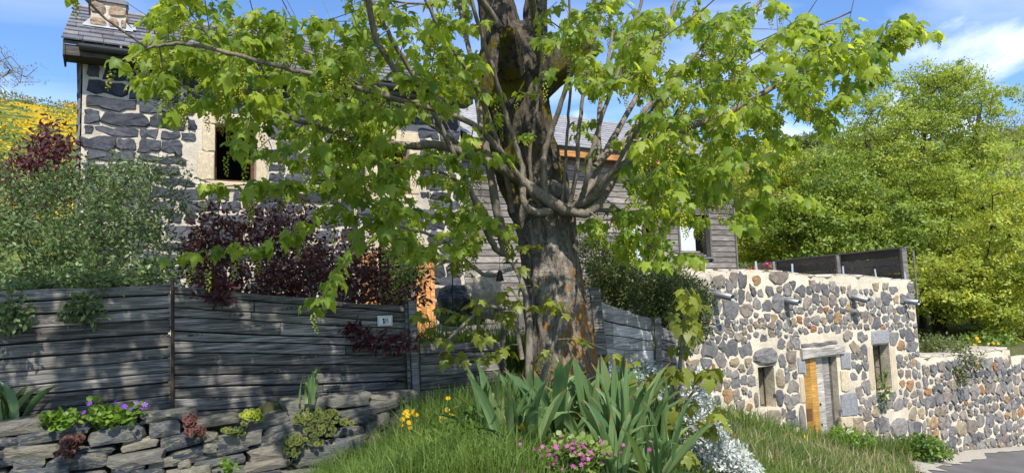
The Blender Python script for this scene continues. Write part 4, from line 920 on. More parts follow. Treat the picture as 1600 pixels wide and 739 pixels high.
# ------------------------------------------------------------------ plants: branch growth and leaves
def grow(targets, nodes, k=.22, step=.35, sag=.0, seed=0, parents=None):
    """joins target points to a skeleton by short curved twigs; returns node positions, parents, index of each target's node"""
    r = np.random.default_rng(seed); N0 = len(nodes); cap = N0+len(targets)*14; P = np.zeros((cap, 3)); P[:N0] = nodes; par = np.full(cap, -1); cost = np.zeros(cap)
    if parents is not None:
        for i in range(N0):
            par[i] = parents[i]
            if parents[i] >= 0: cost[i] = cost[parents[i]]+np.linalg.norm(P[i]-P[parents[i]])
    n = N0; tip = []
    T = np.asarray(targets); d0 = np.min(np.linalg.norm(T[:, None, :]-np.asarray(nodes)[None], axis=2), axis=1); order = np.argsort(d0); res = np.zeros(len(T), int)
    for ti in order:
        t = T[ti]; d = np.linalg.norm(P[:n]-t, axis=1)+k*cost[:n]; j = int(np.argmin(d)); a = P[j]; L_ = np.linalg.norm(t-a); m = max(1, int(round(L_/step)))
        dirp = a-P[par[j]] if par[j] >= 0 else np.zeros(3); dl = np.linalg.norm(dirp); c = a+(t-a)*.4+(dirp/dl*L_*.28 if dl > 1e-6 else 0)+r.normal(0, .06*L_, 3)+np.array([0, 0, sag*L_]); prev = j
        for i in range(1, m+1):
            u = i/m; q = (1-u)**2*a+2*u*(1-u)*c+u*u*t
            if n >= cap: break
            P[n] = q; par[n] = prev; cost[n] = cost[prev]+L_/m; prev = n; n += 1
        res[ti] = prev
    return P[:n], par[:n], res
def radii(P, par, r0, ex=.45, rmax=1):
    n = len(P); cnt = np.ones(n)
    for i in range(n-1, -1, -1):
        if par[i] >= 0: cnt[par[i]] += cnt[i]*.35 if False else 0
    w = np.zeros(n); ch = np.zeros(n, bool); ch[par[par >= 0]] = True; w[~ch] = 1
    for i in range(n-1, -1, -1):
        if par[i] >= 0: w[par[i]] += w[i]
    return np.minimum(r0*np.maximum(w, 1)**ex, rmax)
def edges_mesh(P, par, rad, start, ns=5):
    idx = np.array([i for i in range(start, len(P)) if par[i] >= 0]); a = P[par[idx]]; b = P[idx]; ra = np.minimum(rad[par[idx]], rad[idx]*1.35+.0004); rb = rad[idx]
    t = b-a; t /= np.linalg.norm(t, axis=1, keepdims=True)+1e-9; up = np.where(np.abs(t[:, 2:3]) < .9, np.array([[0, 0, 1.0]]), np.array([[1.0, 0, 0]])); x = np.cross(t, up); x /= np.linalg.norm(x, axis=1, keepdims=True)+1e-9; y = np.cross(x, t)
    th = np.arange(ns)*2*math.pi/ns; ring = np.cos(th)[None, :, None]*x[:, None]+np.sin(th)[None, :, None]*y[:, None]
    V = np.concatenate([a[:, None]+ring*ra[:, None, None], (b+t*rb[:, None]*.3)[:, None]+ring*rb[:, None, None]], 1); j = np.arange(ns); j2 = (j+1) % ns
    f = np.stack([j, j2, ns+j2, ns+j], 1); F = f[None]+(np.arange(len(idx))*2*ns)[:, None, None]
    return V.reshape(-1, 3), F.reshape(-1, 4)
def fan(outline, curl, fold, mid=.35):
    o = np.array(outline, float); V = np.concatenate([[[0, mid]], o]); z = -curl*V[:, 1]**2-fold*np.abs(V[:, 0])**1.3; V = np.concatenate([V, z[:, None]], 1); n = len(o)
    return V, np.array([(0, 1+i, 1+(i+1) % n) for i in range(n)])
half = [(.10, -.02), (.30, -.10), (.47, .02), (.33, .20), (.62, .36), (.60, .56), (.30, .52), (.20, .78), (.0, 1.05)]
MAPLE_O = [(0, .04)]+half+[(-x, y) for x, y in half[-2::-1]]
MAPLES = [fan(MAPLE_O, c, f) for c, f in ((.3, .4), (.5, .25), (.2, .55), (.65, .45))]
OVAL = fan([(0, 0), (.2, .25), (.24, .55), (.12, .85), (0, 1), (-.12, .85), (-.24, .55), (-.2, .25)], .15, .25, .5)
DIAM = (np.array([(0, 0, 0), (.27, .5, .06), (0, 1, -.05), (-.27, .5, .06)]), np.array([[0, 1, 2], [0, 2, 3]]))
ROUND = fan([(0, 0), (.4, .05), (.52, .45), (.3, .85), (0, .8), (-.3, .85), (-.52, .45), (-.4, .05)], -.1, -.15, .4)
def unit(n, r=rng):
    v_ = r.normal(0, 1, (n, 3)); return v_/np.linalg.norm(v_, axis=1, keepdims=True)
def clump_leaves(C, n, spread, size, base, upbias=.4, droop=0.0, r=rng, shade_by=None):
    N = len(C)*n; c = np.repeat(C, n, 0); off = unit(N, r)*(r.random(N)**.5)[:, None]*np.asarray(spread); p_ = c+off
    t = off/(np.linalg.norm(off, axis=1, keepdims=True)+1e-6)+unit(N, r)*.7; t[:, 2] -= droop; nn = unit(N, r)*.8; nn[:, 2] += upbias+.3; nn[:, 1] -= .25
    sh = np.clip(r.normal(.45, .2, N)+np.repeat(r.normal(0, .2, len(C)), n), 0, 1)
    return instance(base[0], base[1], basis(t, nn), p_, r.uniform(size[0], size[1], N), sh)
def pts_px(ell, r):
    """target points from photo-pixel ellipses (cx,cy,rx,ry,n,Ymin,Ymax)"""
    out = []
    for (cx_, cy_, rx_, ry_, n, y0, y1) in ell:
        a = r.uniform(0, 2*math.pi, n); q = np.sqrt(r.random(n)); out.append(atv(cx_+rx_*q*np.cos(a), cy_+ry_*q*np.sin(a), r.uniform(y0, y1, n)))
    return np.concatenate(out)
def chain(P0, pts):
    nodes = [P0]+pts; return nodes, [-1]+list(range(len(pts)))

# ------------------------------------------------------------------ the big maple
TY = 6.85
tree_base = at(884, 655, TY); tree_base[2] = .45
maple = thing('maple_tree', 'big old maple with lichened trunk, fresh drooping leaves and spreading boughs', 'tree', tree_base)
def rel(p_): return np.asarray(p_)-tree_base
axis_px = [(893, 690, 92, 0), (888, 640, 78, 0), (878, 585, 64, 0), (868, 510, 55, 0), (860, 440, 49, 0), (854, 380, 47, 0), (846, 330, 52, .0), (832, 285, 55, .05), (817, 235, 58, .1), (806, 170, 62, .15), (802, 110, 63, .2), (803, 75, 52, .2), (806, 50, 34, .22), (808, 36, 12, .25)]
def trunk_mesh(path_px, na=72, per=16, amp=1.0, seed=0, flare=True):
    pts = [at(x, y, TY+dy) for x, y, r_, dy in path_px]; rr = [r_*.94*(TY+dy)/FPX for x, y, r_, dy in path_px]
    path = smooth_path(pts, per); rad = np.interp(np.linspace(0, len(pts)-1, len(path)), range(len(pts)), rr); V, F = tube(path, list(rad), na, True); V = np.array(V)
    cen = np.repeat(np.array(path), na, 0); d = V-cen; r0 = np.linalg.norm(d, axis=1, keepdims=True); d = d/(r0+1e-9); th = np.tile(np.arange(na)*2*math.pi/na, len(path)); z = V[:, 2]
    q = np.stack([np.cos(th)*2.2, np.sin(th)*2.2, z*1.1], 1); big_ = (fbm(q, 3, seed+1)-.5)*.13
    q2 = np.stack([np.cos(th)*9, np.sin(th)*9, z*3.2], 1); fi = fbm(q2, 4, seed+2); ridge = (1-np.abs(2*fi-1)*2.2).clip(0, 1); fine = (fbm(np.stack([np.cos(th)*22, np.sin(th)*22, z*9], 1), 3, seed+3)-.5)*.03
    V = V+d*((big_-ridge*.028+fine)*amp)[:, None]
    return V, F
V, F = trunk_mesh(axis_px)
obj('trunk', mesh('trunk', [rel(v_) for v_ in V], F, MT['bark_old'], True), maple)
for seed, px in ((11, [(790, 95, 44, .2), (782, 40, 36, .25), (772, -20, 31, .3), (760, -100, 26, .4), (750, -190, 18, .5)]), (12, [(830, 100, 30, .3), (836, 50, 24, .35), (838, 0, 21, .4), (842, -90, 17, .5), (850, -200, 11, .5)]), (13, [(835, 130, 40, .1), (868, 105, 34, .0), (900, 82, 29, -.05), (924, 70, 23, -.1), (930, 67, 8, -.1)]), (14, [(800, 110, 26, -.2), (798, 75, 20, -.42), (794, 52, 17, -.55), (792, 44, 7, -.6)])):
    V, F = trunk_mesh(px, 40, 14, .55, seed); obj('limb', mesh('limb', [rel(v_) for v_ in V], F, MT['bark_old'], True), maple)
# burls at the collar
for (x, y, r_, dy) in ((846, 303, 19, -.33), (862, 298, 17, -.33), (838, 322, 14, -.34), (884, 312, 16, -.22)):
    q = bmesh.new(); bmesh.ops.create_icosphere(q, subdivisions=3, radius=r_*TY/FPX); me = bpy.data.meshes.new('burl'); q.to_mesh(me); q.free(); co = np.array([v_.co[:] for v_ in me.vertices]); k = 1+.5*(fbm(co*9+x, 3, 3)-.5); co = co*k[:, None]
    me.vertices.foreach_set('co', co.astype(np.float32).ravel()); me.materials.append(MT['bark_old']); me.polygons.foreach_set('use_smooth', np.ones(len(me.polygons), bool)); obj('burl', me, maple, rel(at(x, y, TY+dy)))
# smooth boughs, drawn in photo pixels with depth relative to the trunk
BOUGH = [
 ([(905, 330, -.25), (880, 326, -.42), (845, 305, -.5), (800, 272, -.55), (745, 247, -.7), (690, 228, -.8), (640, 228, -.9), (595, 222, -.95), (520, 205, -1.0), (440, 178, -1.1), (350, 120, -1.15)], 11, 3),
 ([(880, 326, -.42), (918, 333, -.5), (944, 306, -.5), (967, 262, -.4), (985, 215, -.3), (1010, 170, -.2), (1060, 120, 0), (1130, 60, .2), (1190, 0, .3)], 10, 3),
 ([(900, 322, -.4), (925, 308, -.55), (950, 275, -.7), (1000, 240, -.85), (1065, 205, -.9), (1140, 175, -1), (1220, 130, -1), (1310, 90, -.9), (1400, 60, -.8), (1440, 50, -.75)], 9, 2.2),
 ([(900, 318, -.35), (925, 285, -.2), (950, 230, 0), (990, 160, .3), (1020, 90, .6), (1050, 20, .8), (1070, -60, 1)], 9, 3),
 ([(852, 306, -.45), (850, 270, -.55), (851, 240, -.55), (862, 205, -.6), (880, 150, -.7), (905, 80, -.9), (930, 0, -1.1), (950, -90, -1.3)], 7.5, 3),
 ([(860, 330, -.45), (835, 331, -.55), (820, 318, -.6), (816, 285, -.6), (814, 255, -.6), (790, 180, -.7), (770, 110, -.9), (745, 30, -1.1), (720, -60, -1.3)], 8.5, 3),
 ([(797, 398, -.2), (785, 365, -.35), (775, 320, -.4), (763, 250, -.4), (750, 180, -.3), (738, 100, -.2), (720, 20, -.1), (700, -70, 0)], 9, 3.5),
 ([(797, 398, -.2), (778, 392, -.4), (762, 365, -.6), (745, 320, -.8), (715, 255, -1), (680, 180, -1.2), (640, 110, -1.4), (600, 40, -1.6), (560, -40, -1.8)], 7, 3),
 ([(845, 318, -.4), (820, 290, -.6), (780, 235, -.9), (740, 195, -1.2), (690, 175, -1.5), (600, 150, -1.7), (500, 120, -1.9), (400, 95, -2.0), (300, 70, -2.0), (230, 75, -1.9)], 7, 2.2),
 ([(905, 325, -.3), (955, 330, -.2), (1010, 325, 0), (1060, 310, .3), (1110, 290, .6), (1160, 270, .8)], 5, 2),
 ([(878, 318, -.4), (883, 260, -.5), (888, 180, -.6), (893, 100, -.7), (890, 10, -.8), (884, -80, -1)], 3.5, 2),
 ([(800, 420, -.25), (760, 430, -.5), (720, 400, -.7), (690, 375, -.9), (650, 360, -1.0), (600, 350, -1.1)], 4.5, 2),
 ([(912, 320, -.2), (935, 260, .2), (935, 190, .5), (945, 120, .8), (960, 40, 1.0)], 8, 3),
 ([(842, 310, -.35), (700, 215, .6), (560, 120, 1.2), (430, 60, 1.5), (330, 20, 1.6)], 6, 2),
 ([(930, 260, -.3), (1010, 190, .6), (1120, 110, 1.2), (1230, 60, 1.4), (1330, 20, 1.3)], 6, 2),
 ([(905, 322, -.4), (915, 290, -.55), (925, 240, -.6), (945, 170, -.6), (975, 90, -.6), (1000, 10, -.6), (1020, -70, -.6)], 6, 2.5),
 ([(912, 326, -.4), (940, 300, -.6), (965, 255, -.8), (1005, 190, -1.0), (1050, 130, -1.2), (1100, 70, -1.3)], 5, 2),
 ([(890, 322, -.5), (900, 270, -.65), (905, 200, -.7), (915, 120, -.75), (935, 40, -.8), (950, -50, -.8)], 5, 2.5),
 ([(830, 300, -.5), (828, 240, -.6), (838, 170, -.7), (845, 100, -.75), (848, 20, -.8)], 4, 2),
 ([(800, 330, -.3), (790, 270, -.55), (770, 200, -.7), (735, 120, -.9), (690, 50, -1.1), (650, -30, -1.3)], 6, 2.5),
 ([(790, 400, -.3), (770, 350, -.5), (735, 300, -.7), (690, 270, -.9), (640, 260, -1.0)], 4, 2),
 ([(850, 150, .2), (840, 60, -.4), (820, -60, -1.2), (780, -220, -2.0), (700, -420, -2.6)], 9, 4),
 ([(800, 60, .2), (760, -120, .6), (720, -260, .6), (700, -420, .5)], 10, 4),
 ([(780, 40, .0), (660, -120, -1.0), (520, -260, -1.6), (380, -380, -2.0)], 8, 3),
 ([(840, 20, .3), (920, -140, -.3), (1000, -280, -.8), (1060, -420, -1.2)], 8, 3),
]
nodes = []; par0 = []
for bi, (px, r0, r1) in enumerate(BOUGH):
    pts = smooth_path([at(x, y, TY+dy) for x, y, dy in px], 7); rad = np.linspace(r0*(.72 if bi not in (0, 6) else .9), r1*.8, len(pts))*TY/FPX*(1+.04*np.sin(np.arange(len(pts))*1.3))
    me_V, me_F = tube([rel(p_)+rng.normal(0, .003, 3) for p_ in pts], list(rad), 10); obj('bough', mesh('bough', me_V, me_F, MT['bark_young'], True), maple)
    b0 = len(nodes)
    for i, p_ in enumerate(pts):
        if i < 4 and bi < 20: continue
        nodes.append(p_); par0.append(-1 if len(nodes)-1 == b0 else len(nodes)-2)
r = np.random.default_rng(21)
ELL = [(330, 55, 130, 60, 60, 5.2, 7.6), (225, 105, 50, 45, 16, 5.2, 6.4), (300, 130, 90, 60, 30, 4.9, 7), (440, 110, 130, 100, 105, 4.7, 8.2), (590, 95, 130, 100, 100, 4.6, 8.4), (480, 200, 150, 55, 60, 4.6, 7.2), (700, 90, 55, 95, 42, 4.8, 8.5), (610, 255, 90, 45, 28, 5, 7.5), (500, 270, 60, 35, 14, 4.8, 6.5), (385, 292, 95, 10, 11, 5.0, 5.6), (590, 320, 70, 45, 26, 5, 7), (670, 370, 75, 35, 26, 5.3, 7.4), (720, 280, 45, 70, 20, 5.2, 7.8),
 (790, 130, 50, 130, 9, 5.0, 6.2), (860, 60, 60, 60, 12, 4.9, 6.2), (950, 70, 80, 80, 62, 4.8, 8.6), (1070, 100, 110, 100, 110, 4.8, 8.8), (1190, 90, 100, 95, 95, 4.9, 8.4), (1290, 90, 80, 75, 50, 5.3, 7.6), (1370, 90, 45, 45, 20, 5.6, 6.8), (1425, 48, 42, 16, 10, 5.8, 6.4), (1025, 235, 62, 70, 50, 6.0, 8.4), (1080, 250, 90, 75, 75, 5, 8.6), (1170, 230, 70, 65, 42, 5.2, 8), (1250, 170, 70, 60, 28, 5.4, 7.4), (985, 340, 70, 50, 40, 5.4, 8), (1085, 310, 60, 45, 26, 5.4, 7.8), (1020, 400, 50, 14, 8, 5.4, 6.6), (1090, 402, 8, 5, 2, 5.6, 6), (1165, 345, 14, 20, 4, 5.6, 6), (1275, 318, 22, 8, 3, 5.6, 6), (1200, 320, 25, 25, 5, 5.8, 7), (905, 250, 35, 90, 7, 7.2, 8.4), (760, 350, 40, 40, 8, 5.5, 6.4)]
ELL = [(a, b, c, d, int(n*(1.2 if a < 720 else 1.02)) if n > 12 else n, y0, y1) for (a, b, c, d, n, y0, y1) in ELL]
tg = pts_px(ELL, r)
spray = [(432, 378, 5.1), (405, 388, 5.0), (372, 385, 5.0), (330, 392, 4.95), (300, 396, 4.9), (275, 402, 4.9), (455, 368, 5.2), (470, 352, 5.4), (505, 330, 5.6), (530, 422, 5.2), (520, 440, 5.1), (505, 462, 5.0), (485, 478, 4.95), (545, 400, 5.3), (560, 375, 5.5), (575, 350, 5.8)]
tg = np.concatenate([tg, np.array([at(*s_) for s_ in spray])])
# the part of the crown above the frame
C0 = np.array([-.9, 5.2, 4.7]); RR = np.array([4.6, 3.9, 2.9]); out = []
while len(out) < 520:
    u = unit(1, r)[0]*r.random()**.42; p_ = C0+u*RR
    if p_[2] < 2.9 or p_[1] < 1.7: continue
    x, y, z = project(p_[None])
    if y[0] > -25: continue
    if p_[0] > 1.2 and r.random() < .75: continue
    out.append(p_)
tg = np.concatenate([tg, np.array(out)])
# unseen leaf points added along the sun rays, placed to shade the left fence
A_ = r.uniform(0, 1, 1500); fx = -4.6+A_*4.4; fy = 4.5+np.clip(fx+4.6, 0, 5)*.46+r.uniform(-.4, .5, 1500); fz = r.uniform(.5, 1.9, 1500); hh = r.uniform(1.6, 4.2, 1500)
sp = np.stack([fx+TOSUN[0]/TOSUN[2]*hh, fy+TOSUN[1]/TOSUN[2]*hh, fz+hh], 1); x, y, z = project(sp); sp = sp[(y < -130) & (sp[:, 1] > 1.5)][:400]
tg = np.concatenate([tg, sp])
PN, pr, tipi = grow(tg, np.array(nodes), .18, .3, .03, 3, par0)
rad = radii(PN, pr, .0032, .45, .03); Ve, Fe = edges_mesh(PN, pr, rad, len(nodes), 5)
obj('twigs', mesh('twigs', Ve-tree_base, Fe, MT['bark_young'], True), maple, kind='stuff')
# leaves: umbrella-like bunches at every twig end, pairs below it
def maple_bunch(tips, dirs, r, size=(.056, .105), n=(6, 9), droop=(.4, 1.25)):
    P_ = []; T_ = []; Nn = []; Sz = []; Sh = []
    for p_, d in zip(tips, dirs):
        k = r.integers(*n); a0 = r.uniform(0, 6.28); s0 = r.normal(.48, .2); szb = r.uniform(.8, 1.2)
        for i in range(k):
            az = a0+6.283*i/k+r.normal(0, .35); dr = r.uniform(*droop); lv = i % 3
            h = np.array([math.cos(az), math.sin(az), 0]); q = p_-d*.05*lv+h*r.uniform(.02, .09)+np.array([0, 0, r.uniform(-.02, .03)]); t = h*math.cos(dr)+np.array([0, 0, -math.sin(dr)])+d*.25
            P_.append(q); T_.append(t); Nn.append(np.array([0, 0, 1.0])*math.cos(dr)+h*.6+r.normal(0, .22, 3)); Sz.append(r.uniform(*size)*szb); Sh.append(np.clip(s0+r.normal(0, .2), 0, 1))
    return [np.array(q) for q in (P_, T_, Nn, Sz, Sh)]
dirs = PN[tipi]-PN[np.maximum(pr[tipi], 0)]; dirs /= np.linalg.norm(dirs, axis=1, keepdims=True)+1e-9
LP, LTn, LN, LS, LH = maple_bunch(PN[tipi], dirs, r)
px_, py_, dz_ = project(LP); inf = (px_ > 0) & (px_ < 1600) & (py_ > 0) & (py_ < 739); score = np.where(inf, LS/dz_, 0); order = np.argsort(-score); single = order[:300]; restl = order[300:]
LB = basis(LTn, LN); var = r.integers(0, 4, len(LP)); leaf_me = [mesh('leaf', v_, f_, MT['maple_one'], True) for v_, f_ in MAPLES]
for i in single:
    m4 = Matrix.Identity(4); m3 = LB[i]*LS[i]
    for a in range(3):
        for b in range(3): m4[a][b] = m3[a, b]
        m4[a][3] = LP[i][a]-tree_base[a]
    obj('leaf', leaf_me[var[i]], maple, mat=m4)
pt = []
for k in range(4):
    s_ = restl[var[restl] == k]; pt.append(instance(MAPLES[k][0], MAPLES[k][1], LB[s_], LP[s_]-tree_base, LS[s_], LH[s_]))
V, F, H = join(pt); obj('foliage', mesh('foliage', V, F, MT['maple'], True, H), maple, kind='stuff')
print('maple leaves', len(LP))
# hanging flower racemes
def raceme_base():
    V = []; F = []
    for i in range(20):
        a = i*2.4; z = -.02-i*.05; rr = .13*(1-.5*i/20); c = np.array([math.cos(a)*rr, math.sin(a)*rr, z]); s_ = .085*(1-.4*i/20); b = len(V); V += [c+np.array(q)*s_ for q in ((1, 0, -.5), (-.5, .87, -.5), (-.5, -.87, -.5), (0, 0, .9))]; F += [(b, b+1, b+2), (b, b+3, b+1), (b+1, b+3, b+2), (b+2, b+3, b)]
    return np.array(V), np.array(F)
rbv, rbf = raceme_base(); sel = r.random(len(tipi)) < .6; RPp = PN[tipi][sel]+r.normal(0, .03, (sel.sum(), 3)); n_ = len(RPp); Mm = basis(np.tile([[0, 1.0, 0]], (n_, 1))+r.normal(0, .2, (n_, 3)), np.tile([[0, 0, 1.0]], (n_, 1))+r.normal(0, .1, (n_, 3)))
V, F, H = instance(rbv, rbf, Mm, RPp-tree_base-np.array([0, 0, .06]), r.uniform(.11, .19, n_), r.random(n_)); obj('flower_racemes', mesh('flower_racemes', V, F, MT['raceme'], True, H), maple, kind='stuff')

# ------------------------------------------------------------------ maple suckers and the young maple
def sapling(name, label, stem_sets, tips_px, base_px, Yb, leafmat, size, n=(4, 7), single_n=40, droop=(.3, 1.0)):
    base = at(base_px[0], base_px[1], Yb); t = thing(name, label, 'sapling', base); nd = []; pp = []; r = np.random.default_rng(len(label))
    for st in stem_sets:
        pts = smooth_path([at(x, y, Y) for x, y, Y, w in st], 6); rd = np.interp(np.linspace(0, 1, len(pts)), np.linspace(0, 1, len(st)), [w for *_, w in st])*Yb/FPX
        V, F = tube([p_-base for p_ in pts], list(rd), 8); obj('stem', mesh('stem', V, F, MT['bark_young'], True), t); b0 = len(nd)
        for i, p_ in enumerate(pts): nd.append(p_); pp.append(-1 if i == 0 else len(nd)-2)
    tg = np.array([at(*q) for q in tips_px]); P_, pa_, ti = grow(tg, np.array(nd), .1, .2, .0, 2, pp); V, F = edges_mesh(P_, pa_, radii(P_, pa_, .0022, .4, .01), len(nd), 5)
    obj('twigs', mesh('twigs', V-base, F, MT['bark_young'], True), t, kind='stuff')
    d = P_[ti]-P_[np.maximum(pa_[ti], 0)]; d /= np.linalg.norm(d, axis=1, keepdims=True)+1e-9; p_, tn, nn, sz, sh = maple_bunch(P_[ti], d, r, size, n, droop); B = basis(tn, nn); sel = np.argsort(-sz)[:single_n]; oth = np.setdiff1d(np.arange(len(p_)), sel)
    lm = [mesh('leaf', v_, f_, MT[leafmat+'_one'], True) for v_, f_ in MAPLES[:3]]
    for i in sel:
        m4 = Matrix.Identity(4)
        for a in range(3):
            for b in range(3): m4[a][b] = B[i][a, b]*sz[i]
            m4[a][3] = p_[i][a]-base[a]
        obj('leaf', lm[i % 3], t, mat=m4)
    if len(oth): V, F, H = instance(MAPLES[0][0], MAPLES[0][1], B[oth], p_[oth]-base, sz[oth], sh[oth]); obj('foliage', mesh('foliage', V, F, MT[leafmat], True, H), t, kind='stuff')
    return t
r = np.random.default_rng(5)
def jit(lst, n, s, Y, dy): return [(x+r.normal(0, s), y+r.normal(0, s), Y+r.uniform(-dy, dy)) for (x, y) in lst for _ in range(n)]
sapling('maple_sucker', 'pale smooth maple sucker with few leaves, rising left of the trunk base', [[(834, 628, 6.15, 8), (827, 600, 6.15, 7), (827, 540, 6.15, 6), (826, 490, 6.2, 5), (815, 440, 6.2, 4), (800, 410, 6.2, 3)], [(838, 625, 6.15, 6), (848, 590, 6.1, 5), (868, 530, 6.0, 4), (880, 490, 5.9, 3)], [(816, 560, 6.2, 4), (800, 500, 6.1, 4), (760, 480, 6.0, 3), (700, 530, 5.8, 2)]],
 jit([(690, 545), (715, 560), (760, 500), (740, 470), (790, 460), (800, 500), (770, 545), (810, 470), (855, 560), (880, 600), (850, 460), (905, 530), (720, 425), (745, 520), (790, 550), (830, 430), (870, 470), (965, 560), (640, 490), (700, 495), (815, 400)], 2, 12, 5.95, .3), (836, 640), 6.15, 'sapling', (.06, .10), (3, 6), 60)
sapling('young_maple', 'young slender maple with yellow-green drooping leaves, left of the outbuilding', [[(1052, 720, 5.3, 4), (1054, 660, 5.3, 4), (1060, 600, 5.3, 3.5), (1066, 530, 5.3, 3), (1072, 470, 5.3, 2)], [(1056, 720, 5.3, 3), (1062, 650, 5.25, 2.5), (1085, 610, 5.2, 2), (1110, 590, 5.2, 1.6)]],
 jit([(1072, 445), (1078, 470), (1060, 500), (1072, 530), (1055, 560), (1040, 585), (1070, 590), (1050, 620), (1020, 600), (1085, 640), (1040, 650), (1060, 680), (1110, 600), (1125, 630), (1030, 690), (1075, 710), (1110, 655), (1080, 500), (1015, 640)], 2, 10, 5.25, .25), (1053, 735), 5.3, 'sapling', (.065, .11), (4, 7), 80, (.6, 1.3))

# ------------------------------------------------------------------ shrubs behind the fence
def shrub(name, label, ell, roots, Yb, base_leaf, mat, size, per, spread, bark='bark_dark', seed=1, cat='shrub', droop=.1, single=0, k=.2, extra=None, r0=.0025, sag=.05):
    r = np.random.default_rng(seed); tg = pts_px(ell, r)
    if extra is not None: tg = np.concatenate([tg, np.array([at(*q) for q in extra])])
    base = at(roots[0][0], roots[0][1], Yb); t = thing(name, label, cat, base); nd = []; pp = []
    for (x, y) in roots: nd.append(at(x, y, Yb)+np.array([0, r.uniform(-.2, .2), 0])); pp.append(-1)
    P_, pa_, ti = grow(tg, np.array(nd), k, .22, sag, seed, pp); V, F = edges_mesh(P_, pa_, radii(P_, pa_, r0, .45, .035), len(nd), 5); obj('branches', mesh('branches', V-base, F, MT[bark], True), t, kind='stuff')
    cen = np.concatenate([P_[ti], P_[np.maximum(pa_[ti], 0)]]); V, F, H = clump_leaves(cen, per, spread, size, base_leaf, droop=droop, r=r); obj('foliage', mesh('foliage', V-base, F, MT[mat], True, H), t, kind='stuff'); return t
shrub('grey_green_shrub', 'broad grey-green shrub with arching sprays spilling over the left fence', [(60, 400, 100, 70, 150, 5.4, 7.4), (170, 390, 110, 70, 170, 5.5, 8.2), (230, 300, 80, 55, 90, 6.5, 9), (90, 320, 110, 55, 100, 6.2, 9), (30, 300, 60, 60, 50, 6.5, 9), (160, 285, 80, 40, 50, 6.5, 9), (30, 465, 55, 30, 45, 4.75, 5.3), (125, 450, 60, 20, 45, 4.9, 5.4), (130, 485, 22, 18, 14, 4.85, 4.95), (20, 490, 22, 14, 10, 4.55, 4.65), (230, 435, 60, 12, 24, 5.2, 6)], [(110, 500), (190, 490), (40, 500), (140, 480)], 6.6, DIAM, 'shrub_green', (.03, .055), 16, .10, seed=31)
shrub('purple_shrub', 'dark purple-leaved shrub behind the numbered fence panel', [(400, 400, 105, 75, 200, 6.6, 9.0), (330, 380, 50, 60, 70, 6.3, 8.5), (500, 440, 100, 45, 130, 6.6, 8.8), (560, 410, 60, 55, 70, 7, 9), (620, 450, 50, 45, 40, 7, 8.6), (450, 345, 70, 35, 40, 7, 9), (520, 485, 30, 8, 8, 6.05, 6.3)], [(390, 500), (470, 500), (560, 510), (430, 490)], 7.6, OVAL, 'purple', (.035, .065), 10, .12, seed=32)
shrub('red_leaf_spray', 'loose spray of reddish leaves hanging over fence below the number plate', [(605, 533, 45, 9, 22, 5.9, 6.05), (555, 515, 20, 12, 10, 5.9, 6.1), (330, 455, 28, 20, 14, 5.2, 5.4)], [(560, 492), (545, 486), (330, 440)], 6.3, OVAL, 'red_leaf', (.035, .07), 6, .07, seed=33, cat='branch')
shrub('dark_red_shrub', 'upright dark red-leaved shrub left of the house corner', [(80, 235, 32, 40, 60, 8.6, 10), (70, 290, 55, 40, 60, 8.4, 10), (25, 290, 30, 60, 40, 8.4, 10)], [(80, 380), (60, 390), (40, 380)], 9.2, OVAL, 'red_leaf', (.05, .085), 8, .13, seed=34, extra=[(83, 190, 9.2), (84, 187, 9.2)])
shrub('cotoneaster_shrub', 'dense small-leaved green shrub spilling between sunlit fence and outbuilding', [(1000, 445, 85, 30, 220, 8.4, 10.6), (1050, 470, 65, 35, 150, 8.3, 10), (960, 420, 40, 25, 60, 8.6, 10.5), (1085, 500, 22, 40, 40, 8.6, 9.6), (930, 400, 28, 30, 40, 8.6, 10)], [(1000, 500), (1040, 510), (960, 490), (1070, 520)], 9.2, DIAM, 'shrub_dense', (.03, .055), 24, .11, seed=35)
shrub('green_bush', 'small bright green bush beside the purple shrub near the doorway', [(635, 410, 25, 30, 30, 9.5, 11), (620, 440, 30, 25, 20, 9.5, 11)], [(630, 490), (625, 490)], 10.4, OVAL, 'weed', (.06, .09), 12, .14, seed=36)

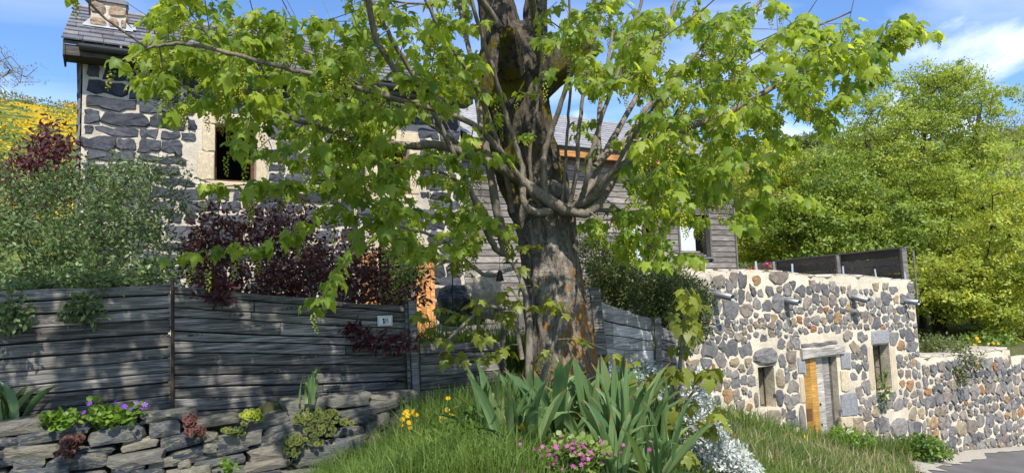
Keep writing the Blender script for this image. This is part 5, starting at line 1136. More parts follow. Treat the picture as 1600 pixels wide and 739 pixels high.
# ------------------------------------------------------------------ trees behind
def bg_tree(name, label, base_px, Y, trunk_px, ell, mat, leaf=(.16, .28), per=26, spread=.55, seed=1, bark='bark_dark', group=None, tw=7, r0=.012, droop=.0, k=.15, base_leaf=None, zb=None):
    r = np.random.default_rng(seed); base = at(base_px[0], base_px[1], Y)
    if zb is not None: base[2] = zb
    t = thing(name, label, 'tree', base, group=group); nd = []; pp = []
    mb = MB()
    for (pts, w0, w1) in trunk_px:
        path = smooth_path([base-np.array([0, 0, .3])] + [at(x, y, Y+dy) for x, y, dy in pts], 6); rd = np.linspace(w0, w1, len(path))*Y/FPX; mb.tube([p_-base for p_ in path], list(rd), 9); b0 = len(nd)
        for i, p_ in enumerate(path):
            if i > len(path)*.3: nd.append(p_); pp.append(-1 if len(nd)-1 == b0 else len(nd)-2)
    mb.build('trunk', MT[bark], t, smooth=True); ell = [(a, b, c, d, max(3, int(n*.44)), y0, y1) for (a, b, c, d, n, y0, y1) in ell]; tg = pts_px(ell, r); P_, pa_, ti = grow(tg, np.array(nd), k, 1.1, .03, seed, pp); V, F = edges_mesh(P_, pa_, radii(P_, pa_, r0, .45, .25), len(nd), 5); obj('branches', mesh('branches', V-base, F, MT[bark], True), t, kind='stuff')
    nc = len(ti); ns = 11; cr_ = r.uniform(.75, 1.25, nc)*spread*1.9; dirs_ = unit(nc*ns, r); dirs_[:, 2] = np.abs(dirs_[:, 2])*.9-.25; sub = np.repeat(P_[ti], ns, 0)+dirs_*(np.repeat(cr_, ns)*r.uniform(.55, 1.0, nc*ns))[:, None]*np.array([1, 1, .55])
    npl = max(3, int(per*.62)); N_ = len(sub)*npl; off = unit(N_, r)*(r.random(N_)**.5)[:, None]*np.array([1, 1, .55])*spread*.48; pl_ = np.repeat(sub, npl, 0)+off; nrm = np.repeat(dirs_, npl, 0)*.8+off/spread+unit(N_, r)*.45; nrm[:, 2] += .45; tt_ = unit(N_, r); tt_[:, 2] -= .25
    sh_ = np.clip(.45+np.repeat(np.repeat(r.normal(0, .16, nc), ns)+r.normal(0, .1, nc*ns), npl)+r.normal(0, .14, N_), 0, 1); bl_ = base_leaf or DIAM
    V, F, H = instance(bl_[0], bl_[1], basis(tt_, nrm), pl_, r.uniform(leaf[0]*.6, leaf[1]*.62, N_), sh_); obj('crown', mesh('crown', V-base, F, MT[mat], False, H), t, kind='stuff'); return t
G = 'trees beyond the outbuilding'
bg_tree('broadleaf_tree', 'tall airy green tree with sky gaps, right of the outbuilding', (1468, 520), 27, [([(1462, 440, 0), (1450, 350, 0), (1440, 270, 0), (1445, 200, 0), (1460, 140, 0)], 9, 2), ([(1470, 430, .5), (1500, 330, 1), (1520, 240, 1), (1530, 170, 1)], 7, 2), ([(1455, 420, -1), (1400, 320, -1.5), (1360, 240, -1.5), (1350, 200, -1)], 6, 2), ([(1480, 380, -1), (1540, 320, -2), (1580, 290, -2)], 5, 2)],
 [(1450, 160, 75, 50, 90, 24.5, 30), (1470, 125, 35, 22, 22, 25.5, 29), (1530, 200, 55, 60, 60, 24.5, 30), (1380, 215, 65, 55, 70, 24, 30), (1460, 240, 110, 50, 70, 23.5, 30.5), (1440, 310, 130, 50, 130, 23, 30), (1540, 300, 70, 45, 60, 23.5, 30), (1400, 370, 110, 45, 100, 23, 29), (1500, 390, 90, 45, 80, 23, 29), (1340, 290, 50, 50, 45, 24, 29)], 'tree_a', (.13, .24), 40, .6, 41, group=G)
bg_tree('broadleaf_tree', 'yellow-green leafy tree at the right edge above the low wall', (1560, 545), 22, [([(1556, 500, 0), (1548, 450, 0), (1560, 380, 0), (1580, 330, 0)], 10, 3), ([(1540, 470, -1), (1500, 420, -1.5), (1480, 390, -1.5)], 5, 2), ([(1580, 450, 1), (1620, 380, 1)], 6, 2)],
 [(1570, 400, 70, 60, 120, 18.5, 24.5), (1540, 460, 90, 45, 110, 18.5, 24), (1600, 470, 60, 60, 80, 18.5, 24), (1590, 330, 50, 40, 50, 19, 24), (1480, 440, 55, 45, 50, 19, 24), (1590, 530, 40, 25, 25, 18.5, 22)], 'tree_c', (.12, .21), 36, .5, 42, group=G)
bg_tree('broadleaf_tree', 'shaded multi-stemmed tree just right of the terrace fence post', (1470, 530), 24, [([(1460, 480, 0), (1450, 420, 0), (1452, 370, 0)], 9, 3), ([(1480, 490, 0), (1500, 450, -.5), (1520, 420, -.5)], 6, 2)],
 [(1450, 400, 65, 50, 100, 21.5, 27), (1500, 450, 60, 40, 60, 22, 27), (1430, 450, 25, 50, 30, 22, 26), (1420, 340, 60, 40, 55, 22, 27)], 'tree_b', (.13, .23), 34, .55, 43, group=G)
bg_tree('broadleaf_tree', 'slim dark-trunked tree between terrace fence and the airy tree', (1442, 530), 26, [([(1440, 470, 0), (1430, 400, 0), (1420, 330, 0)], 6, 2)], [(1400, 330, 60, 50, 70, 24, 29), (1440, 400, 40, 60, 50, 24, 29)], 'tree_b', (.14, .24), 34, .6, 44, group=G)
bg_tree('broadleaf_tree', 'bright green bushy tree right behind the dark terrace fence', (1330, 470), 25, [([(1325, 420, 0), (1310, 350, 0), (1300, 300, 0)], 7, 3), ([(1340, 400, 1), (1370, 340, 1), (1390, 310, 1)], 5, 2)],
 [(1320, 330, 80, 60, 150, 22, 28.5), (1380, 370, 60, 40, 80, 22, 28), (1280, 370, 60, 45, 90, 22, 28), (1290, 290, 60, 45, 80, 23, 29), (1240, 330, 40, 50, 50, 22.5, 28), (1340, 410, 60, 20, 40, 22, 27)], 'tree_b', (.14, .24), 36, .6, 45, group=G)
bg_tree('broadleaf_tree', 'yellow-green tree between the timber wing and the terrace fence', (1220, 470), 27, [([(1222, 400, 0), (1215, 330, 0), (1205, 290, 0)], 6, 2), ([(1240, 390, 1), (1262, 330, 1)], 4, 2)],
 [(1210, 320, 60, 60, 130, 24, 30), (1230, 270, 70, 40, 90, 24.5, 31), (1180, 370, 35, 45, 60, 24, 30), (1260, 390, 50, 30, 50, 24, 30), (1200, 400, 50, 20, 30, 24, 29), (1160, 300, 40, 60, 50, 25, 31)], 'tree_c', (.14, .26), 36, .6, 46, group=G)
bg_tree('broadleaf_tree', 'thin half-leafed grey tree against sky at the right edge', (1590, 400), 38, [([(1585, 330, 0), (1570, 250, 0), (1560, 190, 0)], 5, 1.5), ([(1590, 300, 0), (1610, 220, 0)], 4, 1)], [(1570, 215, 45, 42, 110, 36, 41), (1600, 250, 30, 60, 60, 36, 41)], 'bud', (.12, .22), 5, .5, 47, bark='bark_grey', group=G, r0=.014)
bg_tree('bare_tree', 'nearly bare tree with tiny opening buds at the left edge', (-60, 330), 14, [([(-50, 250, 0), (-30, 200, 0), (-10, 160, 0)], 7, 3), ([(-40, 150, 0), (-10, 100, 0)], 4, 2)], [(40, 118, 34, 20, 26, 13.2, 14.6), (15, 140, 35, 26, 26, 13.2, 14.8), (8, 85, 14, 12, 6, 13.5, 14.5), (20, 115, 25, 30, 18, 13.2, 14.8), (-30, 90, 40, 60, 30, 13, 15)], 'bud', (.03, .06), 4, .10, 48, bark='bark_grey', r0=.006)
for i, (x, y, Y, s_, lb) in enumerate(((1245, 232, 120, 5.5, 'small rounded tree on the skyline above the terrace fence'), (1262, 228, 125, 4.0, 'smaller dark tree on the skyline beside the rounded one'), (1330, 235, 110, 5, 'dark conifer on the ridge left of the airy tree'))):
    bg_tree('distant_tree', lb, (x, y+8), Y, [([(x, y, 0), (x, y-8, 0)], 2, 1)], [(x, y-8, s_*2, s_*1.4, 26, Y-2, Y+2)], 'shrub_dense', (.5, .9), 22, 1.2, 50+i, group='trees on the skyline', r0=.03)
# hedge mass closing the view behind the trees, and yellow broom on the left hillside
r = np.random.default_rng(60); n_ = 320; hx = r.uniform(4, 46, n_); hy = 33+r.uniform(0, 14, n_)-.1*hx; hz = ground(hx, hy)+r.uniform(.2, 5.5, n_)**1.0
V, F, H = clump_leaves(np.stack([hx, hy, hz], 1), 60, np.array([1.3, 1.3, 1.0]), (.25, .45), DIAM, r=r); obj('woodland_edge', mesh('woodland_edge', V, F, MT['tree_b'], False, H), kind='stuff', label='dense green undergrowth filling the gaps behind the trees', category='undergrowth')
n_ = 2600; bx = r.uniform(-150, -20, n_); by = r.uniform(50, 190, n_); m_ = fbm(np.stack([bx*.05, by*.05, 0*bx], 1), 4, 8) > .525; bx, by = bx[m_], by[m_]; bz = ground(bx, by)+.3
V, F, H = clump_leaves(np.stack([bx, by, bz], 1), 22, np.array([1.4, 1.4, .7]), (.4, .7), DIAM, r=r); obj('broom_bushes', mesh('broom_bushes', V, F, MT['yellow_s'], False, H), kind='stuff', label='yellow flowering broom scattered over the left hillside', category='broom')
n_ = 2600; bx = r.uniform(-150, 120, n_); by = r.uniform(45, 190, n_); bz = ground(bx, by)+.3
V, F, H = clump_leaves(np.stack([bx, by, bz], 1), 22, np.array([1.5, 1.5, .8]), (.4, .8), DIAM, r=r); obj('hillside_scrub', mesh('hillside_scrub', V, F, MT['shrub_green'], False, H), kind='stuff', label='low green scrub scattered over the far hillside', category='scrub')
# ------------------------------------------------------------------ dry stone wall in the left foreground
def wallY(px, py): return float(np.interp(px, [-420, 0, 300, 560, 650], [3.85, 4.5, 4.95, 5.5, 6.05])) + .10*(680-py)/60*.6
dw0 = at(300, 760, 4.9); dry = thing('dry_stone_wall', 'low dry stone wall of flat grey slabs under the left plank fence', 'wall', dw0)
SL_ = [(-30, 655, 79, 678, -.1), (29, 666, 143, 687, -.13), (-25, 680, 29, 700, .05), (11, 692, 97, 711, -.02), (143, 662, 231, 692, -.09), (216, 640, 313, 657, -.04), (203, 643, 216, 660, .1), (235, 654, 286, 680, -.1), (188, 682, 248, 701, -.12), (250, 674, 316, 697, -.12), (97, 696, 178, 707, .03), (73, 707, 172, 732, .02), (23, 711, 74, 727, .02), (-25, 703, 12, 716, -.1), (-20, 716, 23, 730, -.1), (10, 728, 110, 748, .02), (171, 704, 264, 724, -.09), (228, 713, 280, 729, -.08), (171, 721, 228, 741, -.15), (264, 690, 394, 713, -.16), (279, 714, 300, 728, -.1), (297, 711, 383, 727, -.08), (257, 728, 331, 747, -.03), (203, 731, 258, 748, -.04), (290, 649, 378, 663, -.06), (338, 673, 410, 697, -.1), (383, 650, 452, 668, -.22), (408, 658, 461, 676, -.2), (396, 672, 459, 695, -.28), (384, 693, 447, 718, -.15), (439, 620, 507, 643, -.08), (447, 640, 515, 656, -.03), (508, 616, 577, 633, -.03), (520, 631, 614, 647, -.08), (565, 615, 624, 632, -.02), (603, 610, 643, 628, -.02), (509, 663, 565, 681, -.02), (526, 650, 559, 662, 0), (560, 646, 598, 676, -.2), (596, 634, 651, 666, -.2), (586, 665, 632, 696, -.15), (460, 684, 569, 719, -.05), (458, 713, 542, 729, -.1), (373, 716, 452, 733, -.06), (320, 728, 377, 746, -.05), (436, 731, 492, 748, .02), (490, 728, 551, 748, -.02), (566, 675, 592, 698, .1), (556, 698, 592, 720, 0), (556, 645, 580, 656, 0), (316, 672, 338, 690, .1), (318, 690, 340, 704, 0), (110, 734, 172, 750, 0), (545, 718, 590, 745, 0), (455, 655, 512, 684, -.05), (590, 697, 640, 725, -.2), (-25, 731, 12, 750, 0), (374, 735, 438, 752, 0), (236, 640, 300, 655, 0)]
for k_ in range(5):
    xx = -30.0
    while xx > -420: ww = random.uniform(50, 110); SL_.append((xx-ww, 656+k_*20-.1*xx*.6, xx-2, 674+k_*20-.1*xx*.6, -.08)); xx -= ww
q = MB(); xs = list(range(-420, 661, 40)); V = []
for x in xs:
    for (y, back) in ((760, .16), (650 if x < 420 else 628, .16), (648 if x < 420 else 626, .5)): V.append(at(x, y, wallY(x, y)+back)-dw0)
q.add(V, [(3*i+k, 3*i+3+k, 3*i+4+k, 3*i+1+k) for i in range(len(xs)-1) for k in (0, 1)]); core = q.build('earth_core', MT['ground'], dry)
for i, (x0, y0, x1, y1, tl) in enumerate(SL_):
    cx_, cy_ = (x0+x1)/2, (y0+y1)/2; Y = wallY(cx_, cy_); c = at(cx_, cy_, Y); a = at(x0, cy_, wallY(x0, cy_)); b = at(x1, cy_, wallY(x1, cy_)); ang = math.atan2(b[1]-a[1], b[0]-a[0]); w = np.linalg.norm(b-a)*.985; hpx = (y1-y0)*(1 if abs(tl) < .05 else .95); h = hpx*Y/FPX*.96
    me = LIB_D[i % len(LIB_D)]; o = obj('slab', me, dry, c-dw0+np.array([0, random.uniform(-.03, .04), 0]), (random.uniform(-.08, .08), math.atan(tl)+.036, ang), (w, .11, h))
# small fill stones so no hollow shows between the slabs
r = np.random.default_rng(71)
for i in range(34):
    x = r.uniform(-10, 640); top = np.interp(x, [0, 260, 420, 470, 640], [668, 655, 650, 632, 628]); y = r.uniform(top+4, 745); Y = wallY(x, y)+.13; c = at(x, y, Y); obj('fill_stone', LIB_D[i % len(LIB_D)], dry, c-dw0, (0, r.uniform(-.3, .1), R(25)), (r.uniform(.08, .2), .06, r.uniform(.04, .09)))

# ------------------------------------------------------------------ small plants
def rosette_mesh(m, n=11, rings=3):
    V = []; F = []
    for k in range(rings):
        el = R(12+k*28); ln = 1.0-.25*k; nn = n-2*k
        for i in range(nn):
            a = 2*math.pi*(i+.5*k)/nn; h = np.array([math.cos(a), math.sin(a), 0]); s_ = np.array([-h[1], h[0], 0]); up = np.array([0, 0, 1.0]); d = h*math.cos(el)+up*math.sin(el); b = len(V)
            V += [s_*-.08, s_*.08, d*ln*.6+s_*.2-up*.02, d*ln, d*ln*.6-s_*.2-up*.02, d*ln*.5+up*.06]; F += [(b, b+1, b+2, b+5), (b, b+5, b+4), (b+5, b+2, b+3), (b+4, b+5, b+3)]
    return mesh('rosette', V, F, m)
RM = {k: rosette_mesh(MT[k]) for k in ('semper', 'semper_red', 'semper_lime')}
def semper(label, blobs, kind, size=(.016, .03)):
    c0 = at(blobs[0][0], blobs[0][1], wallY(*blobs[0][:2])-.03); t = thing('houseleek', label, 'succulent', c0, group=None); r = np.random.default_rng(len(label)*3)
    for (cx_, cy_, rx_, ry_, n) in blobs:
        got = []; tries = 0
        while len(got) < n and tries < 2500:
            tries += 1; a = r.uniform(0, 6.28); q = math.sqrt(r.random()); x, y = cx_+rx_*q*math.cos(a), cy_+ry_*q*math.sin(a)
            if any((x-u)**2+((y-v_)*1.3)**2 < 18 for u, v_ in got): continue
            got.append((x, y)); Y = wallY(x, y)-.125-.05*(1-q*q); obj('rosette', RM[kind], t, at(x, y, Y)-c0, (R(62)+r.normal(0, .2), r.normal(0, .2), r.uniform(-.4, .4)), [r.uniform(*size)]*3)
semper('wide green houseleek cushion draped over the slabs below the iris tuft', [(495, 652, 36, 14, 50), (500, 672, 24, 16, 28), (494, 690, 9, 6, 5), (540, 660, 10, 3, 4)], 'semper')
semper('dull green houseleek patch trailing down below the wide cushion', [(462, 690, 20, 10, 22), (456, 705, 9, 12, 10)], 'semper')
semper('bright lime houseleek tuft on top of the dry stone wall', [(394, 649, 17, 8, 22)], 'semper_lime')
semper('brownish green houseleek row just left of the lime tuft', [(365, 673, 18, 6, 14), (383, 662, 4, 4, 3)], 'semper')
semper('reddish houseleek hanging beside the fence seam', [(298, 657, 10, 9, 14), (306, 675, 16, 8, 14)], 'semper_red')
semper('dark red houseleek cluster at the left of the dry stone wall', [(108, 692, 14, 9, 18), (104, 708, 14, 6, 10), (122, 686, 10, 5, 6)], 'semper_red')
def flower_disc(mat, n=5, rad=1.0):
    V = [(0, 0, .1)]; F = []
    for i in range(n):
        a = 2*math.pi*i/n; w = math.pi/n*.85; b = len(V); V += [(math.cos(a-w)*.55*rad, math.sin(a-w)*.55*rad, .05), (math.cos(a-w*.6)*rad, math.sin(a-w*.6)*rad, .12), (math.cos(a+w*.6)*rad, math.sin(a+w*.6)*rad, .12), (math.cos(a+w)*.55*rad, math.sin(a+w)*.55*rad, .05)]; F += [(0, b, b+1, b+2), (0, b+2, b+3)]
    return mesh('flower', V, F, mat)
FD = {'yellow': flower_disc(MT['yellow'], 9), 'pink': flower_disc(MT['pink']), 'violet': flower_disc(MT['violet'])}
def herb(name, label, ell, leafm, base_leaf, size, per, spread, flowers=None, cat='plant', seed=1, root=None, lift=.02, fsz=(.012, .02)):
    r = np.random.default_rng(seed); C = pts_px(ell, r); base = C.mean(0); base[2] = C[:, 2].min()-.05 if root is None else root; t = thing(name, label, cat, base)
    V, F, H = clump_leaves(C, per, spread, size, base_leaf, upbias=1.0, r=r); sV, sF = [], []
    st = MB()
    for c in C[::2]: st.tube([np.array([base[0]+(c[0]-base[0])*.5, base[1]+(c[1]-base[1])*.5, base[2]])-base, (c+np.array([0, 0, -.01]))-base], .002, 4)
    st.build('stems', MT['stem'], t, kind='stuff'); obj('foliage', mesh('foliage', V-base, F, MT[leafm], True, H), t, kind='stuff')
    for (x, y, Y, k) in (flowers or []):
        p_ = at(x, y, Y); obj('flower', FD[k], t, p_-base, (R(55)+r.normal(0, .35), r.normal(0, .35), r.normal(0, .5)), [r.uniform(*fsz)]*3)
    return t
herb('geranium_clump', 'fresh green clump with round leaves on the wall, nearest the left iris', [(95, 652, 28, 10, 36, 4.52, 4.72)], 'herb', ROUND, (.025, .045), 6, .035, seed=81)
herb('geranium_clump', 'fresh green clump with violet flowers on the wall before the fence', [(170, 652, 38, 11, 46, 4.62, 4.85), (205, 642, 12, 8, 10, 4.7, 4.85), (150, 636, 10, 6, 5, 4.7, 4.85)], 'herb', ROUND, (.025, .045), 6, .035, [(214, 629, 4.72, 'violet'), (226, 632, 4.74, 'violet'), (192, 633, 4.66, 'violet'), (195, 635, 4.65, 'violet'), (221, 638, 4.7, 'violet'), (131, 644, 4.58, 'violet'), (140, 630, 4.6, 'violet'), (206, 638, 4.66, 'violet'), (181, 626, 4.7, 'violet')], seed=82)
herb('small_weed', 'tiny bright green weed at the foot of the dry stone wall', [(358, 725, 14, 8, 12, 4.78, 4.86)], 'herb', ROUND, (.02, .035), 5, .03, seed=83)
gp = [(r.normal(902, 42), r.normal(706, 16), r.uniform(4.1, 4.25), 'pink') for _ in range(60)]
herb('pink_geranium', 'low mound of pale green leaves with pink flowers before the irises', [(898, 716, 58, 22, 170, 4.2, 4.6), (903, 698, 42, 12, 60, 4.25, 4.6)], 'geranium', ROUND, (.022, .04), 8, .045, gp, seed=84, root=.35, fsz=(.009, .015))
herb('silver_plant', 'white silvery foliage plant in sun beside the young maple', [(1105, 690, 34, 34, 150, 5.4, 6.4), (1135, 720, 36, 22, 110, 5.3, 6.2), (1085, 640, 22, 40, 80, 5.6, 6.6), (1090, 600, 18, 20, 30, 6, 6.6), (1165, 735, 22, 10, 40, 5.4, 6)], 'silver', DIAM, (.022, .045), 20, .06, seed=85, root=-.2)
herb('silver_plant', 'blue-grey silvery plant at the foot of the sunlit plank fence', [(985, 585, 28, 18, 60, 6.4, 6.9), (1000, 605, 35, 15, 50, 6.2, 6.9), (1020, 590, 15, 18, 25, 6.5, 7)], 'silver_blue', DIAM, (.035, .07), 14, .05, seed=86, root=.35)
herb('leafy_weeds', 'dark green leafy weeds before the low fence left of the irises', [(725, 680, 40, 28, 80, 4.8, 5.6), (690, 712, 45, 22, 60, 4.5, 5.0), (750, 660, 25, 20, 40, 5.0, 5.7)], 'weed', OVAL, (.03, .06), 9, .06, seed=87, root=.4)
herb('green_weeds', 'bright leafy weeds growing at the foot of the narrow door', [(1320, 685, 24, 14, 60, 12.3, 12.9), (1345, 690, 22, 10, 40, 12.4, 13)], 'herb', OVAL, (.05, .09), 10, .10, seed=88, root=-1.5)
herb('green_weeds', 'weedy grass tuft at the outbuilding corner beside the road', [(1435, 700, 26, 14, 60, 12.6, 13.3), (1460, 705, 20, 8, 30, 12.8, 13.2)], 'weed', DIAM, (.06, .12), 14, .12, seed=89, root=-1.7)
herb('broom_shrub', 'dull green broom shrub drooping over the low wall by the outbuilding corner', [(1475, 548, 38, 18, 110, 15.0, 16.6), (1505, 560, 28, 10, 50, 14.9, 16), (1455, 540, 18, 14, 30, 15.2, 16.5), (1490, 580, 20, 14, 18, 14.75, 14.95)], 'shrub_dense', DIAM, (.05, .1), 16, .16, seed=90, root=.1)
herb('ivy_sprig', 'small ivy sprig growing out of the right barred window', [(1378, 590, 9, 14, 14, 13.4, 13.6), (1383, 615, 9, 14, 16, 13.35, 13.5)], 'weed', OVAL, (.05, .08), 5, .06, seed=91, root=-.6)
herb('wall_top_plants', 'green weeds with yellow specks behind the low wall', [(1530, 540, 30, 10, 40, 17, 19), (1560, 535, 20, 8, 20, 17, 19)], 'weed', DIAM, (.08, .16), 14, .2, [(r.uniform(1500, 1560), r.uniform(525, 545), 17, 'yellow') for _ in range(14)], seed=92, root=.0, fsz=(.03, .05))
# irises: every sword leaf a part
def sword(bend, twist, seed):
    n = 8; V = []; F = []
    for i in range(n):
        u = i/(n-1); w = .5*(1-u**3.2)*(.75+.25*math.sin(u*3.1)); ang = bend*u*u; y = u*math.cos(ang*.6); z_ = u*u*math.sin(ang)*.55; tw = twist*u
        for k, f_ in ((-1, 0), (0, .18), (1, 0)): V.append((k*w*math.cos(tw), -z_-f_*w*.5+k*w*math.sin(tw)*.6, y))
    for i in range(n-1):
        for k in (0, 1): F.append((3*i+k, 3*i+k+1, 3*i+k+4, 3*i+k+3))
    return V, F
def sword_me(bend, twist):
    V, F = sword(bend, twist, 0); V = [(x*.055, y, z) for x, y, z in V]; return mesh('leaf', V, F, MT['iris'], True)
SW = [sword_me(b, t) for b, t in ((.2, .2), (.5, -.4), (.1, .5), (.9, .2), (.35, -.2), (1.5, .3))]
def iris(label, px, py, Y, n, L_, spread=.35, seed=1, wide=1.0, bloom=False):
    r = np.random.default_rng(seed); base = at(px, py, Y); t = thing('iris_plant', label, 'iris', base, group='iris clumps')
    for i in range(n):
        az = r.uniform(0, 6.28); tl = abs(r.normal(0, spread))+.03; ln = r.uniform(.65, 1.05)*L_; k = r.integers(0, 5) if r.random() < .85 else 5
        m = Matrix.Rotation(az, 4, 'Z') @ Matrix.Rotation(tl, 4, 'X') @ Matrix.Rotation(r.uniform(-1.2, 1.2), 4, 'Z'); m = Matrix.Translation((r.normal(0, .045), r.normal(0, .03), -.02)) @ m @ Matrix.Diagonal((wide*r.uniform(.75, 1.15)*ln/L_, ln, ln, 1)); obj('leaf', SW[int(k)], t, mat=m)
    return t
iris('iris clump at the left edge before the plank fence, lit tips', 8, 668, 4.62, 15, .46, .55, 1)
iris('small iris tuft standing on the dry stone wall under the number panel', 484, 626, 5.2, 9, .30, .22, 2, .85)
IR0 = [(770, 715, 5.1, 10, .62, 'iris clump at the left end of the iris bed, beside leafy weeds'), (815, 735, 4.7, 11, .66, 'iris clump bearing the yellow bloom in the iris bed'), (850, 700, 5.3, 9, .6, 'iris clump right below the pale maple sucker'), (872, 722, 4.9, 11, .68, 'iris clump behind the left half of the pink geranium'), (905, 690, 5.4, 10, .62, 'iris clump before the middle of the maple trunk base'), (935, 720, 5.0, 11, .7, 'iris clump behind the right half of the pink geranium'), (962, 700, 5.3, 11, .64, 'iris clump in front of the leaning grey post'), (985, 735, 4.7, 12, .66, 'iris clump right of the pink geranium at bottom edge'), (1015, 715, 5.0, 11, .6, 'iris clump at right end of bed, beside the young maple'), (1030, 748, 4.5, 9, .55, 'splayed iris clump with bent leaves at the bottom edge below the young maple'), (800, 690, 5.6, 8, .55, 'iris clump against the dark post left of the trunk'), (960, 758, 4.4, 8, .5, 'short iris clump at bottom edge right of the pink geranium')]
for i, (x, y, Y, n, L_, lb) in enumerate(IR0): iris(lb, x, y, Y, n+11, L_*1.12, .24 if i != 9 else .7, 100+i, .8)
iris('low pale-leaved plant at the bottom edge left of the yellow iris bloom', 800, 752, 4.35, 9, .26, .6, 130, 1.6)
# yellow iris bloom
c = at(817, 668, 4.62); bl = thing('iris_bloom', 'yellow and maroon iris bloom standing in the iris bed', 'flower', c-np.array([0, 0, .36]))
q = MB(); q.tube([(0, 0, 0), (.01, 0, .18), (0, 0, .34)], .006, 6); q.build('stem', MT['stem'], bl)
for i in range(3):
    a = 2*math.pi*i/3+.4
    for (m_, up, nm) in (('yellow', 1, 'standard'), ('ink', -1, 'fall')):
        V = []; F = []; n = 5
        for k in range(n):
            u = k/(n-1); w = .017*math.sin(math.pi*min(u*.8+.15, 1)); rr = .012+.03*math.sin(u*2.2); z = up*.05*u*(1 if up > 0 else 1.0)+(.012 if up < 0 else 0); aa = a+(0 if up > 0 else 1.05)
            for s_ in (-1, 0, 1): V.append((rr*math.cos(aa)-s_*w*math.sin(aa), rr*math.sin(aa)+s_*w*math.cos(aa), .35+z-abs(s_)*.004))
        for k in range(n-1):
            for j in (0, 1): F.append((3*k+j, 3*k+j+1, 3*k+j+4, 3*k+j+3))
        obj(nm, mesh(nm, V, F, MT['yellow'] if up > 0 else plain('maroon_petal', (.08, .02, .05), .6), True), bl)
# yellow daisies
def daisies(label, root, Yb, heads, size=.021, grp='yellow wildflowers'):
    b = at(root[0], root[1], Yb); t = thing('yellow_wildflower', label, 'wildflower', b, group=grp); st = MB()
    for (x, y, Y) in heads:
        p_ = at(x, y, Y)-b; st.tube(smooth_path([(0, 0, 0), (p_[0]*.3, p_[1]*.3, p_[2]*.6), p_], 4), .0025*Yb/5.5, 5); obj('flower_head', FD['yellow'], t, p_, (R(50)+random.uniform(-.4, .4), random.uniform(-.4, .4), random.uniform(-.6, .6)), [size*random.uniform(.8, 1.15)]*3+[])
    st.build('stems', MT['stem'], t)
daisies('bunch of yellow wildflowers just left of the tall gate post foot', (650, 720), 5.3, [(632, 645, 5.3), (637, 649, 5.28), (645, 643, 5.3), (650, 648, 5.3), (639, 660, 5.25), (641, 668, 5.25), (629, 655, 5.3), (653, 674, 5.3), (628, 663, 5.3), (635, 643, 5.32)])
daisies('yellow wildflowers on thin stems before the low plank fence', (692, 720), 5.3, [(700, 622, 5.35), (699, 640, 5.3), (690, 651, 5.3), (702, 648, 5.32), (708, 651, 5.3), (690, 659, 5.3), (699, 656, 5.3)])
daisies('yellow wildflowers in the sunny grass left of the narrow door', (1262, 720), 11.3, [(1243, 690, 11.4), (1244, 697, 11.2), (1247, 703, 11.2), (1232, 684, 11.4), (1240, 686, 11.4), (1266, 712, 11.2), (1271, 718, 11.2), (1236, 680, 11.4), (1256, 682, 11.4), (1222, 700, 11), (1280, 722, 11), (1300, 715, 11.5), (1215, 712, 10.5), (1250, 725, 10.8)], .045)
daisies('yellow wildflowers low in the grass right of the silver plant', (1200, 725), 9.2, [(1189, 711, 9.2), (1233, 718, 9.6), (1186, 716, 9.2)], .03)
# dandelion clock
c = at(777, 617, 5.7); dn = thing('dandelion_clock', 'white dandelion clock beside the iris bed left of the trunk', 'flower', c-np.array([0, 0, .3])); q = MB(); q.tube([(0, 0, 0), (.0, 0, .3)], .003, 5); q.build('stem', MT['stem'], dn)
Pn = unit(220); b_ = np.array([(-.02, 0, 0), (.02, 0, 0), (.09, 1, 0), (-.09, 1, 0)]); V, F, H = instance(b_, np.array([[0, 1, 2, 3]]), basis(Pn, unit(220)), np.zeros((220, 3)), np.full(220, .021), np.zeros(220)); obj('seed_head', mesh('seed_head', V, F, MT['fluff']), dn, (0, 0, .3))
# ------------------------------------------------------------------ grass
def blades(x, y, hgt, r, wid=.006, lean=.45):
    n = len(x); z = ground(x, y); az = r.uniform(0, 6.28, n); h = hgt*r.uniform(.55, 1.25, n); ln = np.abs(r.normal(0, lean, n)); dx = np.cos(az); dy = np.sin(az); wa = r.uniform(0, 6.28, n); wx = np.cos(wa)*wid*r.uniform(.6, 1.5, n); wy = np.sin(wa)*wid*r.uniform(.6, 1.5, n)
    p0 = np.stack([x, y, z-.01], 1); mid = p0+np.stack([dx*ln*h*.3, dy*ln*h*.3, h*.6], 1); tip = p0+np.stack([dx*ln*h, dy*ln*h, h*(1-.25*ln)], 1); w = np.stack([wx, wy, 0*x], 1)
    V = np.stack([p0-w, p0+w, mid-w*.8, mid+w*.8, tip], 1).reshape(-1, 3); F = np.array([(0, 1, 3), (0, 3, 2), (2, 3, 4)])[None]+(np.arange(n)*5)[:, None, None]
    cl = fbm(np.stack([x*1.5, y*1.5, 0*x], 1), 3, 33); sh = np.clip(r.normal(.45, .2, n)+(cl-.5)*.9, 0, 1); return V, F.reshape(-1, 3), np.repeat(sh, 5)
r = np.random.default_rng(91); parts = []
def scatter(n, x0, x1, y0, y1, hgt, wid, cond=None, lean=.45):
    x = r.uniform(x0, x1, n); y = r.uniform(y0, y1, n); m = (sdist(x, y, ROAD_L) > .12) & (sdist(x, y, STEP) < -.12)
    if cond is not None: m &= cond(x, y)
    x, y = x[m], y[m]; parts.append(blades(x, y, hgt*(.7+.6*fbm(np.stack([x*1.1, y*1.1, 0*x], 1), 3, 44)), r, wid, lean))
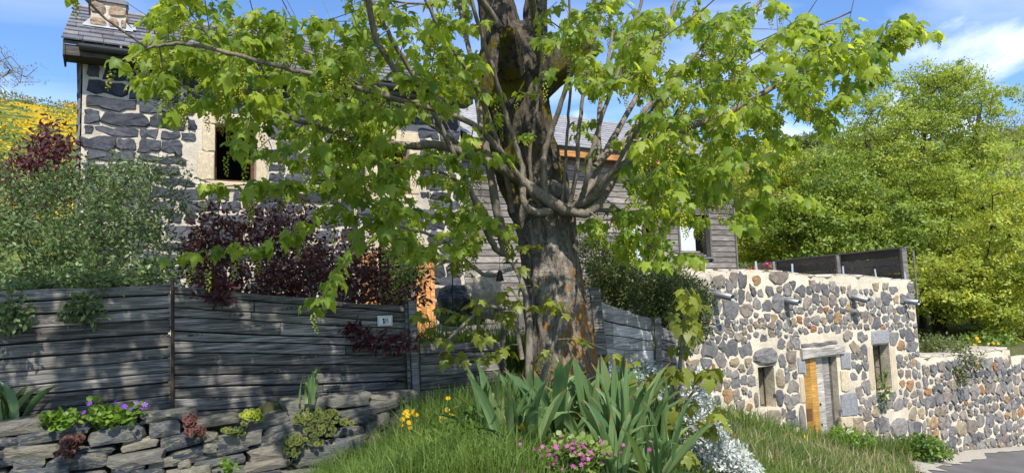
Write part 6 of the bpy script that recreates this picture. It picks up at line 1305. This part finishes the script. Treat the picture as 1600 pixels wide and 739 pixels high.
scatter(20000, -1.4, 1.2, 4.0, 6.6, .24, .003, None, .7); scatter(5000, -.9, .3, 5.2, 6.6, .34, .0035); scatter(14000, 1.0, 4.0, 5.0, 11.5, .24, .005); scatter(40000, 1.8, 8.6, 7.0, 14.6, .20, .006, None, .75); scatter(9000, 2.2, 8.0, 10.0, 14.4, .42, .007, lambda x, y: sdist(x, y, [bw(0, 0), bw(b_end, 0)]) > -.9)
V, F, H = join(parts); obj('grass', mesh('grass', V, F, MT['grass'], False, H), kind='stuff', label='rough green grass on the bank before tree and outbuilding', category='grass')
x = r.uniform(1.6, 8.4, 9000); y = r.uniform(6.8, 14.5, 9000); m = (sdist(x, y, ROAD_L) > .05) & (sdist(x, y, STEP) < -.12); x, y = x[m], y[m]; V, F, H = blades(x, y, np.full(len(x), .30), r, .005, .6); obj('dry_grass', mesh('dry_grass', V, F, MT['straw'], False, H), kind='stuff', label='dry straw-coloured stalks in the grass before the outbuilding', category='grass')
x = r.uniform(-1.4, 1.4, 7000); y = r.uniform(6.6, 10.5, 7000); m = (sdist(x, y, STEP) > .25); x, y = x[m], y[m]
V, F, H = blades(x, y, np.where(y < 7.8, .6, .35), r, .005); obj('garden_grass', mesh('garden_grass', V, F, MT['grass'], False, H), kind='stuff', label='tall lush grass of the garden behind the low fence', category='grass')
# ------------------------------------------------------------------ things in the garden behind the low fence
def boulder(label, px, py, Y, sx, sy, sz, m, seed):
    q = bmesh.new(); bmesh.ops.create_icosphere(q, subdivisions=4, radius=1); me = bpy.data.meshes.new('boulder'); q.to_mesh(me); q.free(); co = np.array([v_.co[:] for v_ in me.vertices]); k = 1+.9*(fbm(co*1.4+seed, 4, seed)-.5); co = co*k[:, None]*np.array([sx, sy, sz]); me.vertices.foreach_set('co', co.astype(np.float32).ravel()); me.materials.append(m); c = at(px, py, Y); return obj('boulder', me, None, c, label=label, category='boulder')
boulder('pale sunlit boulder standing in the garden left of the trunk', 763, 462, 9.4, .2, .16, .3, MT['coping'], 3); boulder('dark grey boulder in the garden beside the pale one', 722, 476, 9.8, .36, .25, .30, MT['drystone'], 5)
c = at(781, 434, 6.35); V = []; prof = [(.001, .07), (.012, .065), (.02, .05), (.026, .02), (.035, -.02), (.038, -.03)]; n = 14
for (rr, z) in prof:
    for j in range(n): V.append((rr*math.cos(2*math.pi*j/n), rr*math.sin(2*math.pi*j/n), z))
F = [(i*n+j, i*n+(j+1) % n, (i+1)*n+(j+1) % n, (i+1)*n+j) for i in range(len(prof)-1) for j in range(n)][::1]; be = thing('hanging_bell', 'small black bell hanging from a twig left of the trunk', 'bell', c); obj('bell', mesh('bell', V, [f[::-1] for f in F], MT['black_metal'], True), be); q = MB(); q.tube([(0, 0, .068), (.005, 0, .2)], .002, 5); q.build('cord', MT['black_metal'], be)
c = at(793, 418, 6.3); la = thing('hanging_lantern', 'small wire lantern with black lid hanging against the trunk', 'lantern', c); q = MB(); q.tube([(0, 0, .06), (0, 0, .045), (0, 0, .035)], [.008, .035, .045], 12); q.build('lid', MT['black_metal'], la)
for k in range(10):
    a = 2*math.pi*k/10; q = MB(); q.tube([(.034*math.cos(a), .034*math.sin(a), .034), (.034*math.cos(a), .034*math.sin(a), -.05)], .0018, 4); q.build('wire', MT['galv'], la)
q = MB(); q.tube([(0, 0, -.05), (0, 0, -.056)], .037, 12); q.build('base', MT['galv'], la); q = MB(); q.tube([(0, 0, .06), (0, 0, .2)], .002, 5); q.build('cord', MT['black_metal'], la)
q = MB(); hk = smooth_path([at(708, 490, 8.6), at(707, 450, 8.6), at(708, 428, 8.6), at(716, 422, 8.6), at(728, 424, 8.6)], 5); q.tube([p_-hk[0] for p_ in hk], .008, 6); o = q.build('garden_hook', MT['black_metal'], None, label='thin dark shepherd hook in the garden before the boulders', category='hook'); o.location = hk[0]
